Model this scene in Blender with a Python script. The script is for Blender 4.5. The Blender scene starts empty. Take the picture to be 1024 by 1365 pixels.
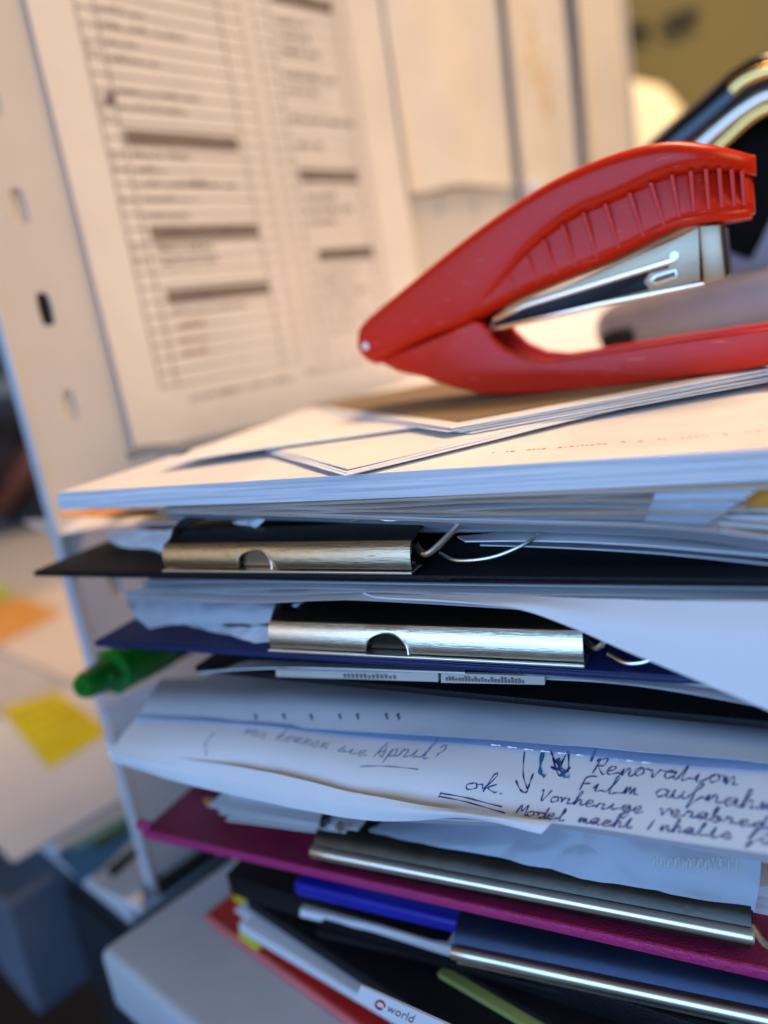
import bpy, bmesh, math, random
from mathutils import Vector, Matrix, noise
from mathutils.bvhtree import BVHTree

# ------------------------------------------------------------------ camera, light, exposure
# Working unit: 5 mm. u() turns working coordinates into metres. X runs along the front edges of
# the paper stack, Y goes back into it, Z is up; the floor is 190 units below the lens.
S = 0.005
ZO = 190.0
def u(p): return Vector((p[0]*S, p[1]*S, (p[2]+ZO)*S))
scene = bpy.context.scene
COL = scene.collection
cd = bpy.data.cameras.new('camera')
cam = bpy.data.objects.new('camera', cd); COL.objects.link(cam)
CR = Matrix(((0.878021,0.029159,0.477733),(0.451750,0.279259,-0.847311),(-0.158117,0.959773,0.232023)))
cam.matrix_world = Matrix.Translation(u((0,0,0))) @ CR.to_4x4()
cd.sensor_fit = 'VERTICAL'; cd.sensor_height = 36.0; cd.lens = 27.0
cd.clip_start = 0.01; cd.clip_end = 60
cd.dof.use_dof = True; cd.dof.focus_distance = 35.5*S; cd.dof.aperture_fstop = 4.6
scene.camera = cam

w = bpy.data.worlds.new('World'); scene.world = w; w.use_nodes = True
w.node_tree.nodes['Background'].inputs[0].default_value = (0.85, 0.70, 0.55, 1)
w.node_tree.nodes['Background'].inputs[1].default_value = 0.10
scene.view_settings.view_transform = 'Standard'; scene.view_settings.look = 'None'
scene.view_settings.exposure = 0.38; scene.view_settings.gamma = 1.0

def area(name, loc, target, sx, sy, power, colour):
    l = bpy.data.lights.new(name, 'AREA'); l.shape = 'RECTANGLE'
    l.size = sx; l.size_y = sy; l.energy = power; l.color = colour
    o = bpy.data.objects.new(name, l); COL.objects.link(o)
    o.location = loc
    o.rotation_euler = (Vector(target)-Vector(loc)).to_track_quat('-Z','Y').to_euler()
    return o
T0 = u((-15, 40, -10))
# window daylight from behind the camera, warm ceiling lamp above and behind the stack, added warm fills rear-left and right
area('window_light', (-0.05, -1.6, 1.25), T0, 1.75, 1.0, 27, (0.24, 0.50, 1.0))
area('ceiling_or_fill_light', (-1.25, -1.3, 1.35), T0, 0.9, 0.6, 1.3, (1.0, 0.78, 0.5))  # added unseen warm light, gives clips and stapler a beige reflection
area('ceiling_or_fill_light', (0.25, 0.75, 2.35), T0, 0.7, 0.35, 25, (1.0, 0.64, 0.38))
area('ceiling_or_fill_light', (1.3, 0.15, 1.7), T0, 1.0, 0.6, 9, (1.0, 0.78, 0.42))  # added warm light from the right, brightens the divider panel

# ------------------------------------------------------------------ materials
def mat(name, col, rough=0.6, metal=0.0, var=0.06, nscale=40, bump=0.0, bscale=300, coat=0.0,
        stretch=(1,1,1), col2=None, trans=0.0, emit=None, estr=0.0, spec=0.5, alpha=1.0, ior=1.45, aniso=0):
    m = bpy.data.materials.new(name); m.use_nodes = True
    nt = m.node_tree; b = nt.nodes['Principled BSDF']
    tc = nt.nodes.new('ShaderNodeTexCoord'); mp = nt.nodes.new('ShaderNodeMapping')
    mp.inputs['Scale'].default_value = stretch
    nt.links.new(tc.outputs['Object'], mp.inputs[0])
    nz = nt.nodes.new('ShaderNodeTexNoise'); nz.inputs['Scale'].default_value = nscale
    nz.inputs['Detail'].default_value = 5
    nt.links.new(mp.outputs[0], nz.inputs['Vector'])
    rp = nt.nodes.new('ShaderNodeValToRGB')
    c2 = col2 or tuple(max(0, c*(1-var*3)) for c in col)
    rp.color_ramp.elements[0].position = 0.3; rp.color_ramp.elements[1].position = 0.7
    rp.color_ramp.elements[0].color = (*c2, 1); rp.color_ramp.elements[1].color = (*col, 1)
    nt.links.new(nz.outputs['Fac'], rp.inputs[0]); nt.links.new(rp.outputs[0], b.inputs['Base Color'])
    b.inputs['Metallic'].default_value = metal
    b.inputs['Specular IOR Level'].default_value = spec
    mr = nt.nodes.new('ShaderNodeMapRange'); mr.inputs['To Min'].default_value = max(0.02, rough*0.82)
    mr.inputs['To Max'].default_value = min(1, rough*1.2)
    nt.links.new(nz.outputs['Fac'], mr.inputs[0]); nt.links.new(mr.outputs[0], b.inputs['Roughness'])
    b.inputs['Coat Weight'].default_value = coat; b.inputs['Coat Roughness'].default_value = 0.12
    b.inputs['Transmission Weight'].default_value = trans; b.inputs['IOR'].default_value = ior
    b.inputs['Alpha'].default_value = alpha
    if emit: b.inputs['Emission Color'].default_value = (*emit, 1); b.inputs['Emission Strength'].default_value = estr
    if bump > 0:
        n2 = nt.nodes.new('ShaderNodeTexNoise'); n2.inputs['Scale'].default_value = bscale; n2.inputs['Detail'].default_value = 6
        nt.links.new(mp.outputs[0], n2.inputs['Vector'])
        bp = nt.nodes.new('ShaderNodeBump'); bp.inputs['Strength'].default_value = bump; bp.inputs['Distance'].default_value = 0.0006
        nt.links.new(n2.outputs['Fac'], bp.inputs['Height']); nt.links.new(bp.outputs[0], b.inputs['Normal'])
    return m
M = dict(
    rail=mat('copper_tinted_rail', (0.85,0.58,0.40), 0.2, metal=1, var=0.05),
    channel=mat('channel_shade_black', (0.006,0.008,0.014), 0.4, var=0.1, spec=0.25),  # near-black for the shade inside the magazine recess
    pocket=mat('grey_blue_pocket', (0.30,0.35,0.42), 0.35, var=0.10, nscale=25, bump=0.4, bscale=50, coat=0.3),
    faint=mat('faint_print', (0.62,0.52,0.44), 0.6),
    paper=mat('paper', (0.80,0.80,0.80), 0.55, var=0.02, nscale=30, bump=0.25, bscale=60),
    paper_warm=mat('paper_cream', (0.83,0.745,0.655), 0.6, var=0.03, nscale=30, bump=0.25, bscale=60),
    paper_grey=mat('paper_grey', (0.55,0.57,0.60), 0.5, var=0.05, nscale=30, bump=0.3, bscale=60),
    ream=mat('paper_edges', (0.82,0.82,0.84), 0.7, var=0.10, nscale=18, bump=0.5, bscale=12, stretch=(1,1,60)),
    ream_warm=mat('paper_edges_cream', (0.82,0.74,0.66), 0.7, var=0.10, nscale=18, bump=0.5, bscale=12, stretch=(1,1,60)),
    kraft=mat('kraft_shadow_brown', (0.22,0.155,0.08), 0.75, var=0.08, nscale=50, bump=0.4, bscale=500),  # kraft brown deepened to carry the stapler's shadow
    orange=mat('orange_card', (0.85,0.33,0.04), 0.6, var=0.05),
    sticky_orange=mat('sticky_orange', (0.85,0.42,0.10), 0.6, var=0.05),
    sticky_yellow=mat('sticky_yellow', (0.80,0.68,0.01), 0.6, var=0.04),
    sticky_green=mat('sticky_green', (0.55,0.68,0.06), 0.6, var=0.04),
    red_plastic=mat('red_plastic', (0.62,0.020,0.004), 0.30, var=0.03, nscale=20, bump=0.04, bscale=900, spec=0.25),
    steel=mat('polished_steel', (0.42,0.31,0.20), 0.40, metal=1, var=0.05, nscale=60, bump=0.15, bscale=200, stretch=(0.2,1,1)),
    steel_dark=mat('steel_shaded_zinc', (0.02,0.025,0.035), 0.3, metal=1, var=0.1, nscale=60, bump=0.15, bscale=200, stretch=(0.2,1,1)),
    nickel=mat('brushed_nickel', (0.98,0.86,0.64), 0.27, metal=1, var=0.10, nscale=80, bump=0.12, bscale=900, stretch=(0.3,1,6)),
    nickel_worn=mat('worn_nickel', (0.66,0.56,0.38), 0.25, metal=1, var=0.12, nscale=60, bump=0.15, bscale=900, stretch=(0.3,1,6)),
    gold_glint=mat('painted_gold_glint', (0.95,0.62,0.20), 0.25, metal=1, var=0.05),  # warm lamp highlights on the lever, painted as gold metal
    black_matt=mat('black_rubber', (0.006,0.006,0.007), 0.8, spec=0.1, var=0.1),
    nickel_dark=mat('nickel_inner', (0.075,0.068,0.055), 0.35, metal=1, var=0.1, nscale=80, bump=0.15, bscale=300),
    chrome=mat('chrome_wire', (0.84,0.78,0.66), 0.33, metal=1, var=0.03),
    black=mat('black_board', (0.007,0.007,0.009), 0.5, var=0.1, spec=0.25, bump=0.5, bscale=1500),
    black_gloss=mat('black_gloss', (0.008,0.008,0.010), 0.14, var=0.1, coat=0.2),
    navy=mat('navy_board', (0.010,0.022,0.11), 0.45, var=0.1, bump=0.4, bscale=1500),
    blue=mat('blue_folder', (0.012,0.018,0.36), 0.35, var=0.08, bump=0.2, bscale=900),
    magenta=mat('magenta_board_shaded', (0.23,0.010,0.055), 0.42, var=0.10, nscale=60, bump=0.6, bscale=1800),  # darker than the edge: blocked ceiling light put into the board colour
    magenta_edge=mat('magenta_edge', (0.48,0.028,0.16), 0.38, var=0.05, nscale=60, bump=0.8, bscale=1200),
    red_card=mat('red_card', (0.62,0.02,0.015), 0.5, var=0.08),
    red_edge=mat('red_card_edge', (0.80,0.16,0.15), 0.5, var=0.05),
    lime=mat('lime_card', (0.30,0.33,0.09), 0.6, var=0.05),
    green=mat('green_plastic', (0.006,0.20,0.015), 0.30, var=0.05, coat=0.3),
    panel=mat('painted_steel_panel', (0.66,0.60,0.545), 0.55, var=0.03, nscale=25, bump=0.15, bscale=700),
    cabinet=mat('grey_laminate', (0.54,0.57,0.58), 0.50, var=0.04, nscale=30, bump=0.3, bscale=1500),
    desk=mat('desk_laminate', (0.62,0.62,0.62), 0.5, var=0.04),
    slate=mat('slate_grey_lacquer', (0.014,0.020,0.026), 0.5, var=0.08),
    slate_light=mat('slate_grey_side', (0.12,0.15,0.19), 0.5, var=0.08),
    floor=mat('brown_floor', (0.060,0.040,0.028), 0.7, var=0.12, nscale=6, bump=0.4, bscale=80),
    wall=mat('olive_wall', (0.27,0.225,0.08), 0.9, var=0.06, nscale=3, bump=0.2, bscale=60),
    dark=mat('dark_fixture', (0.035,0.03,0.02), 0.6),
    lamp=mat('cream_lamp_shade', (0.85,0.75,0.5), 0.7, emit=(1.0,0.74,0.36), estr=0.55),
    punch_grey=mat('grey_soft_plastic', (0.34,0.32,0.37), 0.42, var=0.06, bump=0.1, bscale=600),
    ink=mat('blue_ink', (0.010,0.018,0.17), 0.5, var=0.1, nscale=400),
    ink_faint=mat('faint_blue_ink', (0.12,0.16,0.33), 0.5),
    ink_pale=mat('pale_ink', (0.45,0.50,0.50), 0.5),
    toner=mat('toner_print', (0.24,0.19,0.175), 0.7, var=0.1, nscale=300),
    toner_bar=mat('toner_bar', (0.24,0.18,0.155), 0.7, var=0.12, nscale=120),
    toner_line=mat('toner_line', (0.27,0.22,0.20), 0.7),
    toner_red=mat('red_print', (0.33,0.08,0.07), 0.7),
    magnet=mat('white_magnet', (0.8,0.8,0.78), 0.3),
    blue_print=mat('blue_picture_print', (0.05,0.22,0.42), 0.35, var=0.15, nscale=25),
    green_print=mat('green_picture_print', (0.07,0.16,0.04), 0.35, var=0.2, nscale=40),
    teal_print=mat('teal_picture_print', (0.22,0.42,0.38), 0.35, var=0.1, nscale=30),
    blue_reflect=mat('blue_reflection_plate', (0.018,0.03,0.065), 0.35, metal=0.5, var=0.08, nscale=60, bump=0.1),  # blue reflection put into the clip plate's own colour
    blue_film=mat('blue_tinted_film', (0.22,0.42,0.80), 0.2, var=0.05, nscale=30, bump=0.4, bscale=40, alpha=0.38),
    film=mat('clear_pocket_film', (0.62,0.70,0.80), 0.16, var=0.03, bump=0.5, bscale=40, alpha=0.45, coat=0.3),
    film_edge=mat('pocket_weld_seam', (0.85,0.90,0.95), 0.3, var=0.02),
    smudge=mat('orange_smudge', (0.84,0.60,0.38), 0.7, var=0.05),
    label=mat('label_card', (0.60,0.56,0.47), 0.6, var=0.06, nscale=90),
    cable=mat('dark_cable', (0.02,0.02,0.02), 0.5), cable_red=mat('brown_red_cable', (0.16,0.05,0.03), 0.5),
    pencil=mat('pencil_yellow', (0.7,0.55,0.08), 0.5),
)

def scuff(m, col, amount):
    nt = m.node_tree; b = nt.nodes['Principled BSDF']
    tc = nt.nodes.new('ShaderNodeTexCoord'); mp = nt.nodes.new('ShaderNodeMapping')
    mp.inputs['Scale'].default_value = (25, 60, 260); mp.inputs['Rotation'].default_value = (0.2, 0.5, 0.3)
    n = nt.nodes.new('ShaderNodeTexNoise'); n.inputs['Scale'].default_value = 6; n.inputs['Detail'].default_value = 2
    r = nt.nodes.new('ShaderNodeValToRGB'); r.color_ramp.elements[0].position = 0.68; r.color_ramp.elements[1].position = 0.74
    r.color_ramp.elements[1].color = (amount, amount, amount, 1)
    mx = nt.nodes.new('ShaderNodeMix'); mx.data_type = 'RGBA'; mx.inputs['B'].default_value = (*col, 1)
    src = b.inputs['Base Color'].links[0].from_socket
    nt.links.new(tc.outputs['Object'], mp.inputs[0]); nt.links.new(mp.outputs[0], n.inputs['Vector']); nt.links.new(n.outputs['Fac'], r.inputs[0])
    nt.links.new(r.outputs[0], mx.inputs['Factor']); nt.links.new(src, mx.inputs['A']); nt.links.new(mx.outputs['Result'], b.inputs['Base Color'])
scuff(M['red_plastic'], (0.80,0.20,0.14), 0.5); scuff(M['nickel'], (0.45,0.38,0.28), 0.8); scuff(M['nickel_worn'], (0.25,0.2,0.14), 0.8)
scuff(M['cabinet'], (0.62,0.64,0.65), 0.5)

# ------------------------------------------------------------------ mesh helpers
def tag(o, label=None, cat=None, group=None, kind=None):
    if label: o['label'] = label
    if cat: o['category'] = cat
    if group: o['group'] = group
    if kind: o['kind'] = kind
    return o
def link(name, verts, faces, m, parent=None, smooth=False, bevel=0.0, seg=2):
    me = bpy.data.meshes.new(name)
    me.from_pydata([u(v) for v in verts], [], faces)
    bm = bmesh.new(); bm.from_mesh(me)
    bmesh.ops.remove_doubles(bm, verts=bm.verts, dist=1e-7)
    bmesh.ops.recalc_face_normals(bm, faces=bm.faces)
    if bevel > 0:
        es = [e for e in bm.edges if len(e.link_faces) == 2 and e.calc_face_angle(0) > 0.6]
        bmesh.ops.bevel(bm, geom=es, offset=bevel*S, segments=seg, affect='EDGES', profile=0.5, clamp_overlap=True)
    bm.to_mesh(me); bm.free()
    if smooth:
        me.shade_smooth()
        try: me.set_sharp_from_angle(angle=math.radians(38))
        except Exception: pass
    me.materials.append(M[m])
    o = bpy.data.objects.new(name, me); COL.objects.link(o)
    if parent: o.parent = parent; o.matrix_parent_inverse = parent.matrix_world.inverted()
    return o
def thing(name, loc, label, cat, group=None):
    o = bpy.data.objects.new(name, None); COL.objects.link(o)
    o.empty_display_size = 0.01
    o.matrix_world = Matrix.Translation(u(loc))
    return tag(o, label, cat, group)
class MB:
    def __init__(s): s.v = []; s.f = []
    def add(s, v, f):
        k = len(s.v); s.v += [tuple(x) for x in v]; s.f += [tuple(i+k for i in q) for q in f]
    def prism(s, pts, a, b):
        """pts: list of 3-D points (planar outline); a, b: offset vectors of the two caps"""
        n = len(pts)
        lo = [tuple(Vector(p)+Vector(a)) for p in pts]; hi = [tuple(Vector(p)+Vector(b)) for p in pts]
        s.add(lo+hi, [tuple(range(n)), tuple(range(2*n-1, n-1, -1))] + [(i, (i+1)%n, n+(i+1)%n, n+i) for i in range(n)])
    def box(s, o, ax, ay, az):
        o = Vector(o); ax = Vector(ax); ay = Vector(ay); az = Vector(az)
        s.prism([o, o+ax, o+ax+ay, o+ay], (0,0,0), az)
    def tube(s, pts, r, n=10, cap=True):
        pts = [Vector(p) for p in pts]; rs = r if isinstance(r, (list, tuple)) else [r]*len(pts)
        up = None; rings = []
        for i, p in enumerate(pts):
            t = (pts[min(i+1, len(pts)-1)]-pts[max(i-1, 0)]).normalized()
            if up is None:
                up = Vector((0,0,1)) if abs(t.z) < 0.9 else Vector((0,1,0))
            sd = t.cross(up).normalized(); up = sd.cross(t).normalized()
            rings.append([p+(sd*math.cos(q*2*math.pi/n)+up*math.sin(q*2*math.pi/n))*rs[i] for q in range(n)])
        v = [x for rg in rings for x in rg]
        f = [(i*n+q, i*n+(q+1)%n, (i+1)*n+(q+1)%n, (i+1)*n+q) for i in range(len(pts)-1) for q in range(n)]
        if cap: f += [tuple(range(n-1, -1, -1)), tuple((len(pts)-1)*n+q for q in range(n))]
        s.add(v, f)
    def build(s, name, m, parent=None, **k): return link(name, s.v, s.f, m, parent, **k)

def cr(p, t):
    """Catmull-Rom through the points p, t in 0..1"""
    n = len(p)-1
    if n == 0: return Vector(p[0])
    x = min(max(t, 0), 1)*n; i = min(int(x), n-1); f = x-i
    P = [Vector(q) for q in p]
    a = P[i-1] if i > 0 else P[0]*2-P[1]
    b, c = P[i], P[i+1]
    d = P[i+2] if i+2 <= n else P[n]*2-P[n-1]
    return 0.5*((2*b)+(c-a)*f+(2*a-5*b+4*c-d)*f*f+(3*b-a-3*c+d)*f*f*f)
def curve(p, k=8): return [cr(p, i/(k*(len(p)-1))) for i in range(k*(len(p)-1)+1)]
def patch_pts(rows, nu, nv, wr=0.0, seed=0, freq=0.25, crease=False):
    g = []
    for j in range(nv+1):
        ctl = None; v = j/nv
        row = []
        for i in range(nu+1):
            uu = i/nu
            colp = [cr(r, uu) for r in rows]
            p = cr(colp, v) if len(colp) > 2 else colp[0].lerp(colp[1], v)
            row.append(p)
        g.append(row)
    if wr > 0:
        for j in range(nv+1):
            for i in range(nu+1):
                p = g[j][i]
                q = p*freq+Vector((seed*7.3, seed*3.1, 0))
                k = (sum(abs(noise.noise(q*f_+Vector((f_,0,0))))/f_ for f_ in (1.0,2.1,3.9))*2.6-0.8) if crease else noise.fractal(q, 1.0, 2.0, 3)
                g[j][i] = p+Vector((0, -0.5*k, k))*wr
    return g
def patch(name, rows, m, parent=None, nu=32, nv=10, t=0.06, wr=0.0, seed=0, freq=0.25, crease=False):
    """a sheet: rows of control points, smooth surface, real thickness t"""
    g = patch_pts(rows, nu, nv, wr, seed, freq, crease)
    nj, ni = nv+1, nu+1
    top = []; bot = []
    for j in range(nj):
        for i in range(ni):
            du = g[j][min(i+1, nu)]-g[j][max(i-1, 0)]; dv = g[min(j+1, nv)][i]-g[max(j-1, 0)][i]
            nn = du.cross(dv)
            nn = nn.normalized() if nn.length > 1e-9 else Vector((0,0,1))
            top.append(g[j][i]+nn*t/2); bot.append(g[j][i]-nn*t/2)
    N = len(top); f = []
    for j in range(nv):
        for i in range(nu):
            a = j*ni+i
            f.append((a, a+1, a+ni+1, a+ni)); f.append((N+a, N+a+ni, N+a+ni+1, N+a+1))
    for i in range(nu):
        f.append((i, N+i, N+i+1, i+1)); a = nv*ni+i; f.append((a, a+1, N+a+1, N+a))
    for j in range(nv):
        a = j*ni; f.append((a, a+ni, N+a+ni, N+a)); a = j*ni+nu; f.append((a, N+a, N+a+ni, a+ni))
    o = link(name, top+bot, f, m, parent, smooth=not crease)
    return o
def ream(name, top, bot, depth, m, parent=None, n=48, seed=0, jag=0.05, back=(0,1,0)):
    """a thick bundle of leaves: front face between the curves top and bot (left to right), going back by depth"""
    K = 11
    v = []; f = []
    bk = Vector(back).normalized()*depth
    for i in range(n+1):
        a = cr(top, i/n); b = cr(bot, i/n)
        for k in range(K+1):
            p = a.lerp(b, k/K)
            jj = noise.noise(Vector((i*0.11+seed*9, k*3.7, seed)))*jag if 0 < k < K else 0
            p = p+Vector((0, jj+(0.12*jag if k % 2 else 0), 0))
            v.append(p)
    W = K+1
    for i in range(n):
        for k in range(K): f.append((i*W+k, (i+1)*W+k, (i+1)*W+k+1, i*W+k+1))
    N = len(v)
    v += [p+bk for p in list(v)]
    for i in range(n):
        for k in range(K): f.append((N+i*W+k, N+i*W+k+1, N+(i+1)*W+k+1, N+(i+1)*W+k))
        f.append((i*W, N+i*W, N+(i+1)*W, (i+1)*W)); a = i*W+K; f.append((a, a+W, N+a+W, N+a))
    for k in range(K):
        f.append((k, k+1, N+k+1, N+k)); a = n*W+k; f.append((a, N+a, N+a+1, a+1))
    return link(name, v, f, m, parent, smooth=True)

def bundle(label, top, bot, depth, mats, n=7, seed=0, wave=0.08, loc=None):
    '''a loose bundle: n separate leaves between the curves top and bot, each a part'''
    rn = random.Random(seed); mid = cr(top, 0.5)
    t_ = thing('paper_bundle', mid, label, 'papers')
    for k in range(n):
        q = k/(n-1); r0, r1 = [], []
        dy = rn.uniform(0, 0.7); ph = rn.uniform(0, 6); fr = rn.uniform(.2,.5); dx = rn.uniform(-.6,.6)
        m_ = 9
        for i in range(m_+1):
            a = cr(top, i/m_); b = cr(bot, i/m_); p = a.lerp(b, q)
            z_ = wave*math.sin(p.x*fr+ph)*(0 if k in (0,n-1) else 1)
            p = p+Vector((dx*(1-2*i/m_), dy, z_)); r0.append(p); r1.append(p+Vector((0, depth, z_*0.2-0.02*k)))
        h = abs(cr(top,.5).z-cr(bot,.5).z)/n
        patch('sheet', [r0, [x.lerp(y, .08) for x, y in zip(r0, r1)], r1], mats[k % len(mats)], t_, nu=40, nv=4, t=min(0.14, h*0.62))
    return t_

# panel / desk frame: a runs along the divider panel, b to its left
HV = Vector((0.26384, 0.96457, 0)); LF = Vector((-0.96457, 0.26384, 0)); E0 = Vector((-51.13, 40.0, 0))
def pn(a, z, b=0.0): return E0+HV*a+LF*b+Vector((0,0,z))
def dk(ab, z): return pn(ab[0], z, ab[1])

# ------------------------------------------------------------------ the setting
mb = MB(); mb.box((-700,-500,-192), (1500,0,0), (0,1300,0), (0,0,2)); tag(mb.build('floor', 'floor'), kind='structure')
mb = MB(); mb.box((-420,330,-190), (900,0,0), (0,6,0), (0,0,420)); tag(mb.build('wall', 'wall'), kind='structure')
mb = MB(); mb.prism([(-35.88,326.00,84.63), (-39.32,326.00,90.01), (-28.05,326.00,90.38), (-25.81,326.00,86.86)], (0,0,0), (0,2,0))
tag(mb.build('wall_bracket', 'dark', bevel=0.8), 'small dark fixture high on the olive wall at the upper right', 'wall fixture')
mb = MB(); mb.prism([(-52.68,326.00,92.58), (-53.13,326.00,87.26), (-42.65,326.00,86.64), (-42.44,326.00,89.50)], (0,0,0), (0,2,0))
tag(mb.build('wall_bracket', 'dark', bevel=0.8), 'shorter dark fixture on the olive wall just past the divider end', 'wall fixture')
lt = thing('lamp', (-42.41,290.00,42.63), 'pale cream lamp with rounded shade between divider and stapler', 'lamp')
pr = [(-57.78,290.00,36.61), (-55.02,290.00,66.72), (-44.24,290.00,65.14), (-36.32,290.00,61.19), (-32.52,290.00,56.15), (-30.71,290.00,48.95), (-31.97,290.00,40.15), (-36.04,290.00,31.78)]
mb = MB(); mb.prism(pr, (0,0,0), (0,25,0)); mb.build('lamp_shade', 'lamp', lt, smooth=True, bevel=4, seg=4)
c = Vector((-47.04,300.00,35.54)); mb = MB(); mb.tube([c, (c.x, c.y, -190)], 2.0, 10); mb.build('lamp_stem', 'dark', lt)

# desk behind the divider with what lies on it
DZ = -45.0
desk = thing('desk', pn(60, -190, 80), 'pale desk seen at left beyond the divider panel', 'desk')
mb = MB(); mb.prism([dk((-3.2,1.2),DZ), dk((-3.2,16),DZ), dk((-3.2,240),DZ), dk((150,240),DZ), dk((150,1.2),DZ)], (0,0,0), (0,0,-2.4))
mb.build('desk_top', 'desk', desk, bevel=0.3)
for a, b in ((145,235),(145,6),(0,235)):
    mb = MB(); mb.box(dk((a,b),-190), HV*3, LF*3, (0,0,142.6)); mb.build('leg', 'slate_light', desk)
ped = thing('drawer_pedestal', dk((20,8),-190), 'dark slate drawer pedestal under the desk at lower left', 'drawer unit')
mb = MB(); mb.box(dk((-3.6,1.4),-190), HV*60, LF*12.6, (0,0,142.4)); mb.build('body', 'slate', ped, bevel=0.4)
for k in range(3):
    mb = MB(); mb.box(dk((-4.2,1.9),-60.2-k*32), HV*0.55, LF*11.6, (0,0,11.8 if k == 0 else 11.8)); mb.build('drawer_front', 'slate', ped, bevel=0.25)
mb = MB(); mb.prism([dk((-9.0,15.4),-47.8), dk((-9.0,26),-47.8), dk((60,26),-47.8), dk((60,15.4),-47.8)], (0,0,0), (0,0,-13))
tag(mb.build('storage_box', 'slate_light', bevel=0.4), 'blue-grey box at the left edge beside the dark pedestal', 'box')

def lay(name, quad, z, m, label=None, cat=None, t=0.08, wr=0.0, group=None, seed=0, parent=None):
    a, b, c_, d = [dk(q, z) for q in quad]
    o = patch(name, [[a, a.lerp(b,.5), b], [d.lerp(a,.5), (a+b+c_+d)/4+Vector((0,0,wr)), b.lerp(c_,.5)], [d, d.lerp(c_,.5), c_]], m, parent, nu=12, nv=8, t=t)
    return tag(o, label, cat, group)
lay('paper_sheet', [(-6.9,16.2),(21,15.9),(22,52),(-6.0,52)], DZ+0.5, 'paper', 'white sheet overhanging the desk corner below the yellow note', 'paper', seed=1)
lay('paper_sheet', [(16.9,40),(90,45),(92,110),(17.5,112)], DZ+0.35, 'paper_warm', 'cream sheet on the far desk below the orange note', 'paper', seed=2)
st = lay('sticky_note', [(6.72,55.21),(13.81,52.21),(11.76,31.79),(3.11,30.62)], -44.3, 'sticky_yellow', 'yellow sticky note with faint writing on the white desk paper', 'sticky note', wr=0.3)
mb = MB(); rnd = random.Random(4)
q0, q1, q2, q3 = [dk(q, -43.95) for q in ((6.72,55.21),(13.81,52.21),(11.76,31.79),(3.11,30.62))]
for k in range(5):
    tt = 0.16+k*0.16
    a, b = q0.lerp(q3, tt), q1.lerp(q2, tt)
    x = 0.1
    while x < 0.86:
        l = rnd.uniform(0.04,0.12)
        p, r_ = a.lerp(b, x), a.lerp(b, x+l)
        mb.box(p, r_-p, (q3-q0).normalized()*0.35, (0,0,0.02)); x += l+0.05
mb.build('writing', 'toner_line', st)
lay('sticky_note', [(27.26,115.07),(33.29,112.23),(31.44,89.45),(17.43,85.46)], -44.3, 'sticky_orange', 'orange sticky note on the cream paper at the left edge', 'sticky note', wr=0.2)
lay('sticky_note', [(32.45,129.19),(35.59,127.40),(32.83,117.73),(28.19,115.00)], -44.2, 'sticky_green', 'lime green note corner at the left edge above the orange note', 'sticky note')
br = thing('brochure', dk((0,11),DZ), 'glossy brochure with blue and green picture by the divider foot', 'brochure')
lay('cover', [(-3.78,13.93),(4.27,13.59),(1.92,8.65),(-4.37,7.06)], -44.7, 'blue_print', parent=br)
lay('picture', [(-2.26,13.90),(4.14,13.26),(3.52,11.85),(-2.48,12.12)], -44.55, 'teal_print', parent=br, t=0.04)
lay('picture', [(-0.90,11.82),(3.21,11.44),(2.58,10.17),(-0.88,10.28)], -44.5, 'green_print', parent=br, t=0.04)
dv = thing('white_device', dk((-1.5,3),DZ), 'small white device with a dark slot beside the divider foot', 'device')
mb = MB(); mb.prism([dk((-4.36,5.50),-44.9), dk((1.55,7.90),-44.9), dk((-0.33,2.40),-44.9), dk((-3.11,-1.87),-44.9)], (0,0,0), (0,0,0.8)); mb.build('body', 'desk', dv, bevel=0.2)
mb = MB(); mb.prism([dk((-2.37,5.52),-44.08), dk((0.84,6.13),-44.08), dk((0.53,5.02),-44.08), dk((-2.61,4.06),-44.08)], (0,0,0), (0,0,0.25)); mb.build('slot', 'black', dv, bevel=0.08)
# clutter at the far end of the desk
ct = thing('cable_bundle', dk((62,190),DZ), 'dark tangled cable bundle heaped on the far desk', 'cables')
rnd = random.Random(8)
cc = Vector((-231.05,163.31,-43.00))
for k in range(16):
    pts = []
    for j in range(5):
        pts.append(cc+Vector((rnd.uniform(-30,26), rnd.uniform(-14,14), rnd.uniform(0,34))))
    mb = MB(); mb.tube(curve(pts, 6), rnd.uniform(2.2,4.2), 8); mb.build('cable', 'cable' if k % 4 else 'cable_red', ct, smooth=True)
cab = thing('shelf_unit', (-360.13,262.00,-31.60), 'grey shelf unit with pale shelf far behind at left', 'shelf')
x0, x1 = Vector((-394.90,262.00,3.53)), Vector((-314.91,262.00,3.12))
mb = MB(); mb.box((x0.x, 262, -190), (x1.x-x0.x,0,0), (0,40,0), (0,0,190+x0.z-6)); mb.build('cabinet_body', 'slate_light', cab)
mb = MB(); mb.box((x0.x, 258, x0.z-6), (x1.x-x0.x,0,0), (0,46,0), (0,0,7)); mb.build('shelf', 'desk', cab)
mb = MB(); mb.box((x0.x, 284, x0.z+1), (x1.x-x0.x,0,0), (0,6,0), (0,0,44)); mb.build('back_panel', 'slate_light', cab)

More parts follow.
